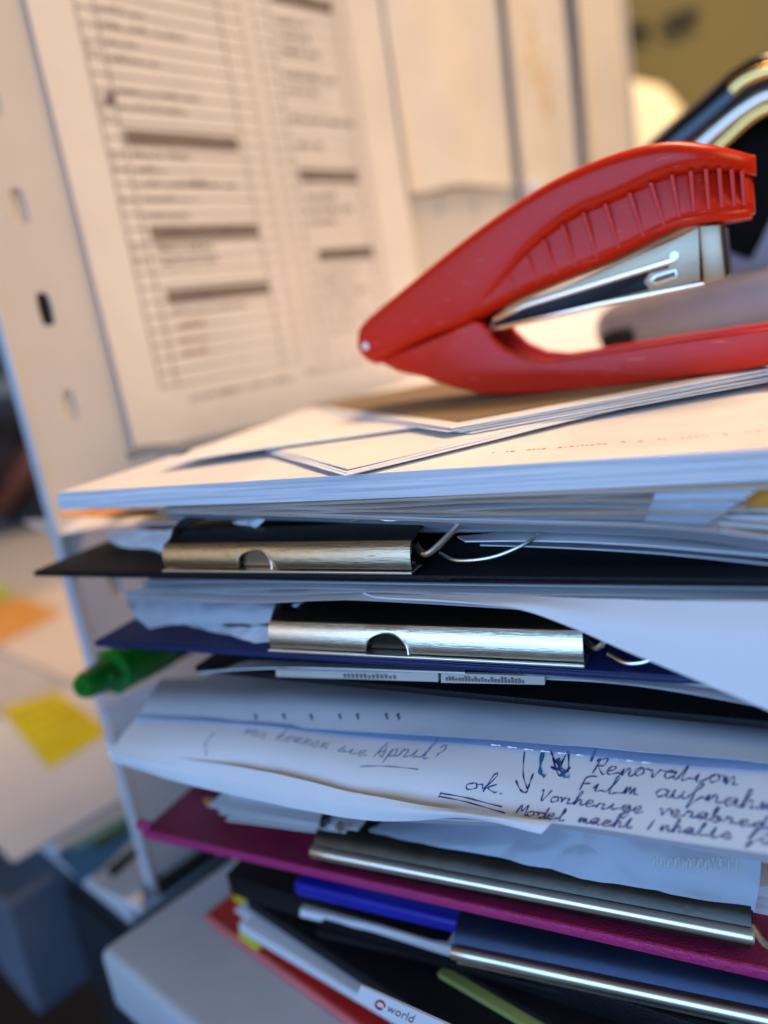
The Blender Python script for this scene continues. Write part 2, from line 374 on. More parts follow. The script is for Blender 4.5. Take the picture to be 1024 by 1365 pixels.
# ------------------------------------------------------------------ perforated divider panel
dp = thing('divider_panel', pn(50,-45), 'tall beige metal divider panel with rows of oval slots', 'divider panel')
def perforated():
    CW, CH = 7.2, 7.5
    s0, z0 = -1.0, -43.4
    cols = 15; rws = 15
    v = []; f = []
    def ov(cx, cz, off):
        r = []
        for k in range(12):
            a = k*math.pi/6
            r.append(pn(cx+0.55*math.cos(a), cz+0.55*math.sin(a)+(0.75 if math.sin(a) > 0.01 else -0.75 if math.sin(a) < -0.01 else 0), off))
        return r
    def rect(cx, cz, off):
        w2, h2 = CW/2, CH/2
        pts = [(w2,0),(w2,h2*0.6),(w2,h2),(0,h2),(-w2,h2),(-w2,h2*0.6),(-w2,0),(-w2,-h2*0.6),(-w2,-h2),(0,-h2),(w2,-h2),(w2,-h2*0.6)]
        return [pn(cx+a, cz+b, off) for a, b in pts]
    for i in range(cols):
        for j in range(rws):
            cx = s0+CW/2+i*CW; cz = z0+CH/2+j*CH
            k = len(v)
            v += rect(cx, cz, 0); v += ov(cx, cz, 0); v += ov(cx, cz, 0.25)
            v += rect(cx, cz, 0.25)
            for q in range(12):
                q2 = (q+1) % 12
                f.append((k+q, k+q2, k+12+q2, k+12+q)); f.append((k+12+q, k+12+q2, k+24+q2, k+24+q)); f.append((k+36+q, k+24+q, k+24+q2, k+36+q2))
    return v, f
v, f = perforated(); link('face_sheet', v, f, 'panel', dp)
mb = MB(); mb.box(pn(-0.6,-44.2,0.30), HV*107.6, LF*0.6, (0,0,112)); mb.build('back_sheet', 'panel', dp)
mb = MB(); mb.box(pn(1.9,4.2,0.24), HV*1.4, LF*0.04, (0,0,2.9)); mb.build('slot_dark_plate', 'black', dp)  # black plate paints the dark depth of one slot
mb = MB(); mb.box(pn(-1.1,-45.2,-0.12), HV*0.5, LF*1.3, (0,0,113.5)); mb.build('front_edge', 'desk', dp, bevel=0.12)
mb = MB(); mb.box(pn(107.42,-45.2,-0.2), HV*1.4, LF*1.5, (0,0,113.5)); mb.build('end_post', 'panel', dp, bevel=0.12)
mb = MB(); mb.box(pn(-0.5,-45.6,-0.3), HV*107, LF*1.5, (0,0,0.98)); mb.build('foot_rail', 'slate', dp)

# the printed list and the hanging pages on the panel
sh = patch('printed_list', [[pn(6.7,52,-.45), pn(16,52,-.5), pn(30,52,-.6), pn(46.4,52,-0.9)], [pn(6.8,22,-.3), pn(16,22,-.4), pn(30,22,-.5), pn(46.4,22,-1.0)], [pn(6.9,-6.8,-.5), pn(16,-7.1,-.35), pn(30,-7.4,-.4), pn(45.9,-7.8,-1.0)]], 'paper_warm', nu=30, nv=20, t=0.06)
tag(sh, 'printed list with ruled rows and dark bars on the divider', 'paper')
PB = -0.62
def bvh_of(o): 
    me = o.data
    return BVHTree.FromPolygons([tuple((vv.co/S)-Vector((0,0,ZO))) for vv in me.vertices], [tuple(p.vertices) for p in me.polygons])
BV = bvh_of(sh)
def on_panel(a, z):
    p = pn(a, z, -12); h = BV.ray_cast(p, LF)
    return (h[0]-LF*0.04) if h[0] else pn(a, z, PB)
def q_print(mb, a0, z0, a1, z1):
    n = max(1, int(abs(a1-a0)/2.0))
    for k in range(n):
        x0_, x1_ = a0+(a1-a0)*k/n, a0+(a1-a0)*(k+1)/n
        mb.add([on_panel(x0_,z0), on_panel(x1_,z0), on_panel(x1_,z1), on_panel(x0_,z1)], [(0,1,2,3)])
rl = MB(); tx = MB(); bars = MB(); blots = MB(); rd = MB(); rnd = random.Random(12)
def words(mb, a, z, length, h=0.5):
    x = a
    while x < a+length:
        wl = min(rnd.uniform(1.6,4.5), a+length-x)
        y = x
        while y < x+wl:
            hh = h*rnd.choice((0.62,0.66,0.62,1.0))
            q_print(mb, y, z, y+0.12, z+hh)
            if rnd.random() < 0.7: q_print(mb, y+0.12, z+hh*rnd.choice((0.0,0.8)), y+0.28, z+hh*rnd.choice((0.0,0.8))+0.13)
            y += 0.30
        x += wl+0.45
RH = 1.18
z = 50.0; 
tab = [(10.6,12.2,24.4,26.9), (28.3,30.1,38.9,40.6)]
zb = -2.1; zt = 50
for (c0, c1, c2, c3) in tab:
    k = 0; zz = zb
    while zz < zt:
        q_print(rl, c0, zz, c3, zz+0.11); zz += RH
    for cx in (c0, c1, c2, c3):
        zz = zb
        while zz < zt: q_print(rl, cx, zz, cx+0.12, min(zz+3, zt)); zz += 3
for (a0, z0, a1) in ((12.5,17.5,23.9),(12.9,10.0,24.5),(13.1,4.7,24.4),(30.8,15.0,38.8),(31.5,7.3,39.4),(31.0,31,39)):
    bars = MB(); q_print(bars, a0, z0, a1, z0+1.2); bars.build('dark_bar', 'toner_bar', sh)
for (a0, z0, l) in ((12.8,16.4,5.5),(12.8,15.2,3.0),(12.8,14.1,10),(13,12.9,5.5),(12.8,11.6,4),(13.2,8.9,6),(13.2,7.8,6),(13.3,3.6,8),
        (12.6,20.0,6),(12.6,21.2,8),(12.6,23.6,4.5),(12.6,24.8,3.0),(12.6,26.0,7.5),(12.6,27.2,4),(12.6,28.4,2.5),(12.6,30,6),(12.6,32,5),(12.6,33.5,7),
        (31,29,4),(31,27.8,4),(31,26.5,5),(31,24.3,6.8),(31,23.0,4),(31,20.4,8.5),(31,18.0,3.5),(31,13.2,4),(31,12,6),(31,10.8,3.5),(31,6.0,6),(31,4.9,5),(31,3.7,6.5),(31,2.5,5),(31,1.2,6),(31,0,4)):
    words(tx, a0, z0+0.2, l)
for (a0, z0, l) in ((13.3,2.4,3),(13.3,1.2,3.2),(13.3,0.1,2.6)): words(rd, a0, z0+0.2, l)
words(tx, 13.2, -3.6, 12, 0.42); words(tx, 27, -3.4, 8, 0.4)
for k in range(9):   # tick marks in the narrow column
    z0 = (28,24,20.3,19.2,16.2,15.1,9,7.9,12.8)[k]
    q_print(tx, 10.9, z0+.2, 11.0, z0+.9); q_print(tx, 11.3, z0+.3, 11.8, z0+.45)
for zz in range(12): q_print(blots, 11.4+zz*0.08, 20.4+(zz%3)*0.2, 11.55+zz*0.08, 21.0+(zz%4)*0.15)
for zz in range(10): q_print(blots, 17.6+zz*0.2, 14.3+(zz%3)*0.15, 17.9+zz*0.2, 14.75+(zz%2)*0.1)
rl.build('ruled_lines', 'toner_line', sh); tx.build('printed_text', 'toner', sh); tag(blots.build('crossed_out_writing', 'toner', sh), kind='stuff'); rd.build('red_text', 'toner_red', sh)

hang = [
 ('wide hanging page with a curling left edge beside the printed list', [(46.5,-1.3),(49.0,-1.1),(56,-0.9),(63,-0.8),(69.4,-0.6)], 14.0, 15.0),
 ('middle hanging page with orange smudges left of the end page', [(69.7,-1.7),(72,-1.2),(77,-1.0),(82,-0.9),(86.4,-0.7)], 12.0, 13.0),
 ('last hanging page at the right end of the divider', [(87.0,-2.2),(89,-1.4),(94,-1.0),(99,-0.9),(104.6,-0.7)], 9.0, 10.0)]
for k, (lab, prof, zl, zr) in enumerate(hang):
    rows = []
    for zz in (62, 40, 26, None):
        rows.append([pn(a, (zl if i < 2 else zr) if zz is None else zz, b*(1.0 if zz is None else 1.15)+0.25*math.sin(i*2.1+k+(zz or 0))) for i, (a, b) in enumerate(prof)])
    hp = tag(patch('hanging_page', rows, 'paper_warm', nu=30, nv=24, t=0.07, wr=0.25, seed=k+3, freq=0.12), lab, 'paper', 'pages hanging on the divider')
    if k == 1:
        B2 = bvh_of(hp); ms = MB()
        for i in range(26):
            aa = 78+rnd.gauss(0,1.6); zz = 30+rnd.gauss(0,3.0)
            h = B2.ray_cast(pn(aa, zz, -12), LF)
            if h[0]:
                pp = h[0]-LF*0.05; ms.add([pp, pp+HV*0.9, pp+HV*0.9+Vector((0,0,1.3)), pp+Vector((0,0,1.0))], [(0,1,2,3)])
        ms.build('smudge', 'smudge', hp)
mb = MB(); c0 = pn(70.6,14.6,-2.4); mb.tube([c0, c0+LF*(-1.0)], 1.1, 16)
tag(mb.build('magnet', 'magnet', smooth=True, bevel=0.15), 'small white magnet at the lower corner of the hanging page', 'magnet')

# ------------------------------------------------------------------ grey cabinet under the stack
CD1 = Vector((math.cos(math.radians(-14)), math.sin(math.radians(-14)), 0)); CD2 = Vector((-CD1.y, CD1.x, 0))
CD2 = Vector((0.30, 0.954, 0))
cb = thing('drawer_cabinet', (-20,50,-190), 'light grey laminate cabinet with rounded front edge under the stack', 'cabinet')
cc = Vector((-45.7,28.9,-40.0))
mb = MB(); mb.prism([cc, cc+CD1*85, cc+CD1*85+CD2*80, cc+CD2*80], (0,0,0), (0,0,-5.2)); mb.build('top_panel', 'cabinet', cb, bevel=0.7, seg=4, smooth=True)
c1 = cc+CD1*1.2+CD2*1.4+Vector((0,0,-5.1))
mb = MB(); mb.prism([c1, c1+CD1*82, c1+CD1*82+CD2*77, c1+CD2*77], (0,0,0), (0,0,-144.8)); mb.build('body', 'slate_light', cb, bevel=0.3)

# ------------------------------------------------------------------ bottom of the stack: folders
def slab(name, corner, d1, w_, d2, l_, t, m, label=None, cat=None, group=None, parent=None, bevel=0.12, seg=2, **k):
    c = Vector(corner); d1 = Vector(d1).normalized(); d2 = Vector(d2).normalized()
    mb = MB(); mb.prism([c, c+d1*w_, c+d1*w_+d2*l_, c+d2*l_], (0,0,0), (0,0,-t))
    return tag(mb.build(name, m, parent, bevel=bevel, seg=seg, smooth=True), label, cat, group)
A14 = (math.cos(math.radians(-15.5)), math.sin(math.radians(-15.5)), 0); B14 = (-A14[1], A14[0], 0)
A12 = (math.cos(math.radians(-12.3)), math.sin(math.radians(-12.3)), 0); B12 = (-A12[1], A12[0], 0)
rf = thing('red_folder', (-40,34,-40), 'red card folder with pale front edge lowest in the stack', 'folder')
slab('cover', (-39.36,33.52,-39.30), A14, 60, B14, 50, 0.35, 'red_card', parent=rf)
slab('front_edge', Vector((-39.36,33.52,-39.30))+Vector((0.0,-0.06,0.02)), A14, 60, B14, 0.35, 0.66, 'red_edge', parent=rf, bevel=0.1)
# inner sheets between red folder and magazine
slab('index_tab', (-37.91,35.26,-38.70), A14, 3.0, B14, 20, 0.5, 'sticky_yellow', 'yellow sticky tab near the back corner of the red folder', 'sticky tab')
slab('index_tab', (-35.22,32.36,-38.70), A14, 2.2, B14, 1.6, 0.5, 'sticky_yellow', 'yellow sticky tab under the front corner of the white magazine', 'sticky tab')
mg = thing('magazine', (-34.47,31.82,-37.40), 'white magazine with red and black lettering above the red folder', 'magazine')
slab('cover', (-34.60,31.99,-37.40), A12, 55, B12, 38, 0.85, 'ream', parent=mg, bevel=0.2)
slab('side_label', (-35.34,32.70,-37.10), (B14[0],B14[1],0), 4.2, (A14[0],A14[1],0), 1.3, 0.25, 'paper', parent=mg)
# label strip hanging from the magazine front with the lettering
la = Vector((-21.53,26.60,-33.99)); lb = Vector((-14.26,24.70,-32.60)); lu = Vector((-21.08,26.70,-33.07))-la
mb = MB(); mb.prism([la, lb, lb+lu, la+lu], (0,0,0), (0,0.12,0)); lbl = mb.build('spine_label', 'paper', mg)
def bfont(txt, org, ex, ey, size, m, parent, name='lettering', th=0.03):
    cu = bpy.data.curves.new('t', 'FONT'); cu.body = txt; cu.size = 1.0; cu.extrude = 0.0; cu.resolution_u = 3
    o = bpy.data.objects.new('t', cu); COL.objects.link(o)
    dg = bpy.context.evaluated_depsgraph_get(); me = bpy.data.meshes.new_from_object(o.evaluated_get(dg))
    bpy.data.objects.remove(o); bpy.data.curves.remove(cu)
    ex = Vector(ex).normalized(); ey = Vector(ey).normalized(); nn = ex.cross(ey).normalized()*0.05
    vs = [Vector(org)+ex*(p.co.x*size)+ey*(p.co.y*size)+nn for p in me.vertices]
    fs = [tuple(p.vertices) for p in me.polygons]
    bpy.data.meshes.remove(me)
    return link(name, vs, fs, m, parent)
ex = (lb-la).normalized(); ey = lu.normalized()
c = la+ex*1.75+ey*0.42
ring = MB(); ring.tube([c+Vector((0,-0.06,0))+ex*0.32*math.cos(k*0.5)+ey*0.27*math.sin(k*0.5) for k in range(12)], 0.05, 6); ring.build('emblem', 'red_card', mg)
bfont('world', la+ex*2.3+ey*0.2, ex, ey, 0.78, 'toner', mg)

# lime card and the black folders
slab('lime_card', (-18.89,30.86,-35.50), A14, 40, B14, 30, 0.42, 'lime', 'lime green card sheet between black folder and magazine', 'card')
slab('black_folder', Vector((-18.89,30.86,-35.50))+Vector((0.0,0.55,0.42)), A14, 40, B14, 30, 0.4, 'black', 'thin black folder lying on the lime green card', 'folder', bevel=0.1)
slab('black_folder', (-34.28,32.88,-36.00), A14, 46, (0.1,1,0), 45, 1.05, 'black', 'thick black folder lying on the white magazine', 'folder', bevel=0.2)
slab('black_folder', (-34.72,32.09,-33.60), (1,-0.06,0), 54, (0.0,1,0), 40, 1.7, 'black', 'black folder whose corner sticks out beneath the pink clipboard', 'folder', bevel=0.2)

# ------------------------------------------------------------------ clipboards
def board(t, corner, yaw, w_, l_, th, m, edge=None):
    d1 = Vector((math.cos(yaw), math.sin(yaw), 0)); d2 = Vector((-d1.y, d1.x, 0))
    slab('board', corner, d1, w_, d2, l_, th, m, parent=t, bevel=0.14)
    if edge:
        c = Vector(corner)-d2*0.02+Vector((0,0,0.02)); slab('board_edge', c, d1, w_, d2, 0.3, th+0.04, edge, parent=t, bevel=0.12)
def flat_clip(t, org, yaw, L, h, nx, inner, nw=3.2, face='nickel'):
    """spring clip: upright front face with a thumb notch, dark top plate, thin lower lip, jaw behind the notch"""
    d1 = Vector((math.cos(yaw), math.sin(yaw), 0)); d2 = Vector((-d1.y, d1.x, 0)); o = Vector(org); up = Vector((0,0,1))
    P = lambda x, z_, y=0.0: o+d1*x+up*z_+d2*y
    cl = bpy.data.objects.new('clip', None); COL.objects.link(cl); cl.matrix_world = Matrix.Translation(u(o)); cl.parent = t; cl.matrix_parent_inverse = t.matrix_world.inverted()
    # face: columns, with the notch cut out from below
    cols = [0, .15] + [L*k/24 for k in range(1,24)] + [nx+nw*(-.5+k/14) for k in range(15)] + [L-.15, L]
    cols = sorted(set(round(x,3) for x in cols)); vs = []; fs = []
    def zb_(x):
        q = (x-nx)/(nw/2)
        if abs(q) >= 1: return 0.0
        return h*0.74*(1-abs(q)**2.6)**0.5*(1+0.05*math.sin(q*4+nx))
    K = 6
    for x in cols:
        b = zb_(x)
        for k in range(K+1):
            z_ = b+(h-b)*k/K; q = z_/h
            vs.append(P(x, z_, 0.12*(2*q-1)**2+0.30*q+(0.2*max(0,q-.8)*5)**2))
    W = K+1
    for i in range(len(cols)-1):
        for k in range(K): fs.append((i*W+k, (i+1)*W+k, (i+1)*W+k+1, i*W+k+1))
    N = len(vs); vs += [p+d2*0.16 for p in vs]
    fs += [tuple(N+x for x in reversed(q)) for q in fs]
    for i in range(len(cols)-1):
        fs.append((i*W, N+i*W, N+(i+1)*W, (i+1)*W)); a = i*W+K; fs.append((a, a+W, N+a+W, N+a))
    for k in range(K):
        fs.append((k, k+1, N+k+1, N+k)); a = (len(cols)-1)*W+k; fs.append((a, N+a, N+a+1, a+1))
    link('front_plate', vs, fs, face, cl, smooth=True)
    mb = MB()
    n = 10
    prof = [(0.62,h-.02),(0.8,h+.10),(1.6,h+.34),(3.2,h+.42),(4.6,h+.30),(4.6,h+.12),(3.2,h+.24),(1.6,h+.16),(0.9,h-.06),(0.7,h-.12)]
    mb.prism([P(0.02, b, a) for a, b in prof], (0,0,0), d1*(L-.04)); mb.build('top_plate', 'nickel_dark', cl, smooth=True)
    mb = MB(); mb.box(P(-.05,-0.20,-.10), d1*(L+.1), d2*1.2, up*0.13); mb.build('lower_lip', 'chrome', cl, bevel=0.04)
    mb = MB(); mb.box(P(.1,-0.06,0.75), d1*(L-.2), d2*0.5, up*(h*.9)); mb.build('jaw', 'black_gloss', cl)
    mb = MB(); mb.box(P(nx-nw*.47,-0.04,0.55), d1*nw*.94, d2*0.12, up*h*.82); mb.build('thumb_lever', inner, cl, bevel=0.1)
    arc = [P(nx+nw*.5*math.cos(a), h*0.74*math.sin(a), -.02+0.33*math.sin(a)) for a in [math.pi*k/14 for k in range(0,9)]]
    mb = MB(); mb.tube(arc, 0.06, 8); mb.build('notch_rim', 'chrome', cl, smooth=True)
    return cl, P
def wire(parent, pts, r, m='chrome', name='spring_wire'):
    mb = MB(); mb.tube(curve([Vector(p) for p in pts], 7), r, 8); return mb.build(name, m, parent, smooth=True)

# 1 pink clipboard
pk = thing('clipboard', (-39.4,30,-29.9), 'pink clipboard with a long round clip bar, low in the stack', 'clipboard', 'clipboards in the stack')
board(pk, (-38.6,29.6,-29.2), math.radians(0.5), 52, 62, 0.55, 'magenta', 'magenta_edge')
mb = MB(); mb.tube([(-39.5,30.2,-29.28),(-38.2,30.2,-29.30)], 0.33, 12); mb.build('corner_cap', 'magenta_edge', pk, smooth=True, bevel=0.1)
def round_clip(t, a, b, r, m='nickel', mt='nickel_dark'):
    a = Vector(a); b = Vector(b); d = (b-a).normalized(); bk = Vector((-d.y, d.x, 0)).normalized(); up = Vector((0,0,1)); L = (b-a).length
    cl = bpy.data.objects.new('clip', None); COL.objects.link(cl); cl.matrix_world = Matrix.Translation(u(a)); cl.parent = t; cl.matrix_parent_inverse = t.matrix_world.inverted()
    mb = MB(); mb.tube([a+d*(L*k/20) for k in range(21)], r, 20); mb.build('clip_bar', 'chrome', cl, smooth=True, bevel=0.05)
    prof = [(0.10,r*.7),(0.35,r+0.35),(0.8,r+0.72),(1.5,r+0.85),(3.0,r+.9),(3.0,r+.75),(1.5,r+0.68),(0.9,r+.5),(0.25,r*.4)]
    mb = MB(); mb.prism([a+bk*y+up*z_ for y, z_ in prof], d*0.1, d*(L-.1)); mb.build('top_plate', mt, cl, smooth=True)
    prof = [(0.02,-r*.8),(0.05,-r-.42),(0.5,-r-.55),(3.0,-r-.62),(3.0,-r-.4),(0.6,-r-.3),(0.22,-r*.7)]
    mb = MB(); mb.prism([a+bk*y+up*z_ for y, z_ in prof], d*0.15, d*(L-.15)); mb.build('lower_plate', m, cl, smooth=True)
    return cl, d, bk
cl, d, bk = round_clip(pk, (-25.2,30.0,-28.22), (-2.35,30.35,-27.95), 0.36, 'nickel_dark')
wire(cl, [(-25.0,31.2,-28.3),(-24.7,31.0,-26.9),(-24.0,31.1,-25.9),(-22.9,31.6,-25.9),(-22.2,32.4,-26.3)], 0.30, 'black_gloss')
mb = MB(); mb.tube([(-23.2,30.6,-26.5),(-23.2,30.3,-26.5)], 0.28, 12); mb.build('rivet', 'chrome', cl, smooth=True)
wire(cl, [(-2.5,30.9,-27.9),(-1.9,30.5,-28.4),(-1.1,30.2,-28.1),(-0.7,30.5,-27.0),(-0.6,31.0,-25.6),(-0.8,31.6,-24.3)], 0.16, 'nickel')

# 2 lowest clipboard, dark, with the second round bar, plus the blue folder
bk_ = thing('clipboard', (-30,31,-34.4), 'black clipboard with a round clip bar, lowest of the clipboards', 'clipboard', 'clipboards in the stack')
board(bk_, (-26.50,30.30,-34.26), math.radians(1.5), 46, 60, 0.5, 'black')
for o in pk.children: pass
cl2, d, bk = round_clip(bk_, (-17.15,30.0,-32.75), (6.5,31.1,-32.5), 0.42, 'nickel', 'blue_reflect')
slab('blue_folder', (-28.19,31.00,-31.88), (1,0.01,0), 50, (0,1,0), 50, 1.0, 'blue', 'bright blue plastic folder directly under the pink clipboard', 'folder', bevel=0.35, seg=4)
ream('paper_bundle', [(-28.20,31.30,-34.05),(-22.73,31.20,-33.76),(-17.83,31.00,-33.58),(-13.45,31.00,-32.92)], [(-28.34,31.30,-34.65),(-22.85,31.20,-34.37),(-17.96,31.00,-34.43),(-13.54,31.00,-33.67)], 30, 'ream')
tag(bpy.data.objects['paper_bundle'], 'thin white paper bundle just under the bright blue folder', 'papers')

# papers and plastic pocket held on the pink clipboard
ream_o = patch('orange_divider', [[(-35.95,33.00,-28.61),(-32.88,33.00,-28.65),(-29.41,32.50,-28.23),(-26.23,32.40,-28.10)], [(-33.70,31.00,-27.30),(-31.20,31.20,-27.53),(-28.40,31.30,-27.51),(-25.48,31.40,-27.50)]], 'orange', nu=20, nv=3, t=0.14)
tag(ream_o, 'orange divider sheet edge on the pink clipboard', 'divider sheet')
bundle('short white paper bundle under the orange sheet on the pink clipboard', [(-32.93,30.90,-27.26),(-29.73,30.90,-27.21),(-26.38,30.90,-27.06),(-22.76,30.90,-26.86)], [(-32.65,30.90,-28.02),(-29.88,30.90,-27.82),(-25.97,30.90,-27.59),(-22.86,30.90,-27.37)], 20, ('paper','paper'), n=4, seed=4)
tag(ream('paper_bundle', [(-24.62,33.20,-29.74),(-16.10,33.20,-28.01),(-9.57,33.20,-28.02),(-1.38,33.20,-27.61)], [(-27.38,33.20,-32.52),(-16.59,33.20,-31.56),(-9.89,33.20,-31.53),(-1.51,33.20,-31.19)], 45, 'ream', n=30), 'thick paper bundle held under the clip of the pink clipboard', 'papers')
pocket = patch('plastic_pocket', [
    [(-25.04,32.80,-28.16),(-19.24,32.60,-26.45),(-13.77,32.40,-25.31),(-9.08,32.20,-24.99),(-5.63,32.20,-24.93),(-1.98,32.20,-24.86)],
    [(-24.18,31.40,-27.50),(-18.74,31.40,-26.73),(-13.58,31.40,-26.42),(-9.03,31.40,-26.24),(-5.61,31.40,-26.14),(-2.13,31.40,-26.20)],
    [(-23.89,30.75,-27.47),(-18.56,30.80,-27.33),(-13.52,30.85,-27.32),(-9.01,30.90,-27.24),(-5.62,30.95,-27.16),(-2.33,31.00,-27.17)]], 'pocket', nu=110, nv=36, t=0.06, wr=0.09, seed=5, freq=0.13, crease=True)
tag(pocket, 'grey-blue filled plastic pocket gripped by the clip of the pink clipboard', 'plastic pocket')

# ------------------------------------------------------------------ handwriting tools
GL = {
 'a':[(.8,.75),(.4,.95),(.08,.5),(.3,.05),(.7,.4),(.82,.9),(.75,.2),(1.05,.1)], 'b':[(.1,.4),(.4,1.9),(.2,1.9),(.2,.1),(.7,.2),(.7,.8),(.3,.7)],
 'c':[(.8,.8),(.4,.95),(.1,.45),(.4,.02),(.95,.25)], 'd':[(.75,.75),(.35,.9),(.08,.4),(.4,.02),(.75,.6),(.9,1.9),(.8,.2),(1.05,.1)],
 'e':[(.1,.4),(.6,.6),(.6,.95),(.25,.9),(.1,.35),(.4,.02),(.95,.3)], 'f':[(.1,.5),(.6,1.5),(.7,1.95),(.4,1.7),(.3,.2),(.15,-.9),(.45,-.2),(.9,.5)],
 'g':[(.75,.8),(.35,.95),(.1,.5),(.4,.1),(.75,.8),(.7,-.7),(.3,-.9),(.4,-.3),(1,.3)], 'h':[(.1,.3),(.5,1.8),(.3,1.9),(.2,.0),(.45,.8),(.7,.85),(.7,.1),(1,.2)],
 'i':[(.1,.3),(.35,.9),(.3,.1),(.7,.2)], 'k':[(.1,.3),(.5,1.8),(.3,1.9),(.2,.0),(.3,.5),(.75,.95),(.35,.5),(.8,.02),(1,.1)],
 'l':[(.05,.3),(.5,1.7),(.35,1.95),(.25,.3),(.4,.02),(.7,.2)], 'm':[(.05,.2),(.15,.9),(.2,.05),(.4,.85),(.5,.1),(.7,.85),(.8,.1),(1.05,.15)],
 'n':[(.05,.2),(.2,.9),(.22,.05),(.5,.85),(.7,.75),(.7,.1),(1,.15)], 'A':[(.0,.0),(.4,1.6),(.75,.0),(.2,.6),(.8,.7)], 'p':[(.15,.9),(.05,-.8),(.2,.6),(.6,.9),(.6,.2),(.2,.15),(.95,.2)],
 'o':[(.5,.95),(.1,.6),(.3,.02),(.75,.4),(.55,.93),(.7,.8),(1,.85)],
 'r':[(.05,.2),(.2,.95),(.25,.75),(.65,.8),(.55,.1),(.9,.15)], 's':[(.05,.1),(.5,.95),(.35,.6),(.65,.2),(.3,.0),(.1,.1),(.9,.15)],
 't':[(.05,.3),(.45,1.6),(.3,.2),(.5,.02),(.8,.3)], 'u':[(.05,.7),(.15,.9),(.15,.2),(.4,.02),(.65,.5),(.7,.9),(.7,.15),(1,.15)],
 'v':[(.05,.8),(.25,.85),(.4,.05),(.75,.9),(1,.85)], 'w':[(.05,.8),(.2,.8),(.25,.05),(.5,.7),(.6,.05),(.85,.9),(1.05,.8)],
 'V':[(.0,1.5),(.15,1.7),(.35,.0),(.85,1.8)], 'R':[(.15,.0),(.3,1.7),(.1,1.4),(.8,1.8),(.75,1.0),(.35,.9),(.9,.0),(1.1,.1)],
 'F':[(.3,.0),(.4,1.6),(1.05,1.75),(.42,1.6),(.36,.85),(.85,.95)], 'ü':[(.05,.7),(.15,.9),(.15,.2),(.4,.02),(.65,.5),(.7,.9),(.7,.15),(1,.15)], 'I':[(.1,.0),(.4,1.7)], 'M':[(.0,.0),(.25,1.7),(.5,.5),(.9,1.7),(.95,.05),(1.2,.1)], 'U':[(.1,1.6),(.1,.4),(.4,.0),(.7,.6),(.8,1.6),(.75,.1),(1.1,.1)],
 '-':[(.1,.5),(.8,.55)], '.':[(.2,.0),(.3,.08)], '(':[(.5,1.6),(.1,.8),(.4,-.2)], '?':[(.1,1.3),(.5,1.6),(.6,1.1),(.3,.7),(.3,.35)], '/':[(.0,-.2),(.7,1.8)],
}
def ribbon(mb, pts, wdt, nrm):
    pts = [Vector(p) for p in pts]
    L = []; R_ = []
    for i, p in enumerate(pts):
        t = (pts[min(i+1,len(pts)-1)]-pts[max(i-1,0)])
        if t.length < 1e-6: t = Vector((1,0,0))
        s_ = t.normalized().cross(nrm).normalized()*wdt*(0.75+0.35*math.sin(i*0.9))
        L.append(p+s_); R_.append(p-s_)
    n = len(pts); mb.add(L+R_, [(i, i+1, n+i+1, n+i) for i in range(n-1)])
def hand(sheet, jobs, m, name='handwriting'):
    """jobs: (text, start, end, height, stroke width) written along start-end, laid on the sheet"""
    B = bvh_of(sheet); mb = MB(); rnd = random.Random(3)
    def snap(p):
        h = B.ray_cast(Vector((p.x, p.y-12, p.z)), Vector((0,1,0)))
        return (h[0]+Vector((0,-0.035,0.02))) if h[0] else None
    def emit(pl, wd):
        q = [snap(p) for p in pl]; run = []
        for x in q+[None]:
            if x is None:
                if len(run) > 1: ribbon(mb, run, wd, Vector((0,-0.9,0.43)))
                run = []
            else: run.append(x)
    for job in jobs:
        if job[0] == 'line':
            _, pts, wd = job; emit(curve([Vector(p) for p in pts], 8), wd); continue
        txt, a, b, h, wd = job
        a = Vector(a); b = Vector(b); ex = (b-a).normalized(); upv = Vector((0,0,1)); n = len(txt); adv = (b-a).length/n
        stroke = []
        for i, ch in enumerate(txt):
            if ch == ' ':
                if len(stroke) > 1: emit(curve(stroke, 5), wd)
                stroke = []; continue
            g = GL.get(ch.lower() if ch not in GL else ch)
            if ch == 'ü':
                for dx_ in (.25,.6): q_ = a+ex*((i+dx_)*adv)+upv*(1.35*h); emit([q_, q_+upv*(.25*h)], wd)
            jx, jz = rnd.uniform(-.05,.05), rnd.uniform(-.08,.08)
            pts = [a+ex*((i+gx*0.95+jx+gy*0.16)*adv)+upv*((gy+jz)*h) for gx, gy in g]
            if ch.isupper() or ch in '(?.-':
                if len(stroke) > 1: emit(curve(stroke, 5), wd)
                emit(curve(pts, 5), wd); stroke = []
            else: stroke += pts
        if len(stroke) > 1: emit(curve(stroke, 5), wd)
    return mb.build(name, m, sheet)
hand(pocket, [('ppppwpppvppp'.replace('p','n'), (-6.59,31.80,-26.10), (-2.78,31.80,-25.66), 0.40, 0.03)], 'ink_pale')

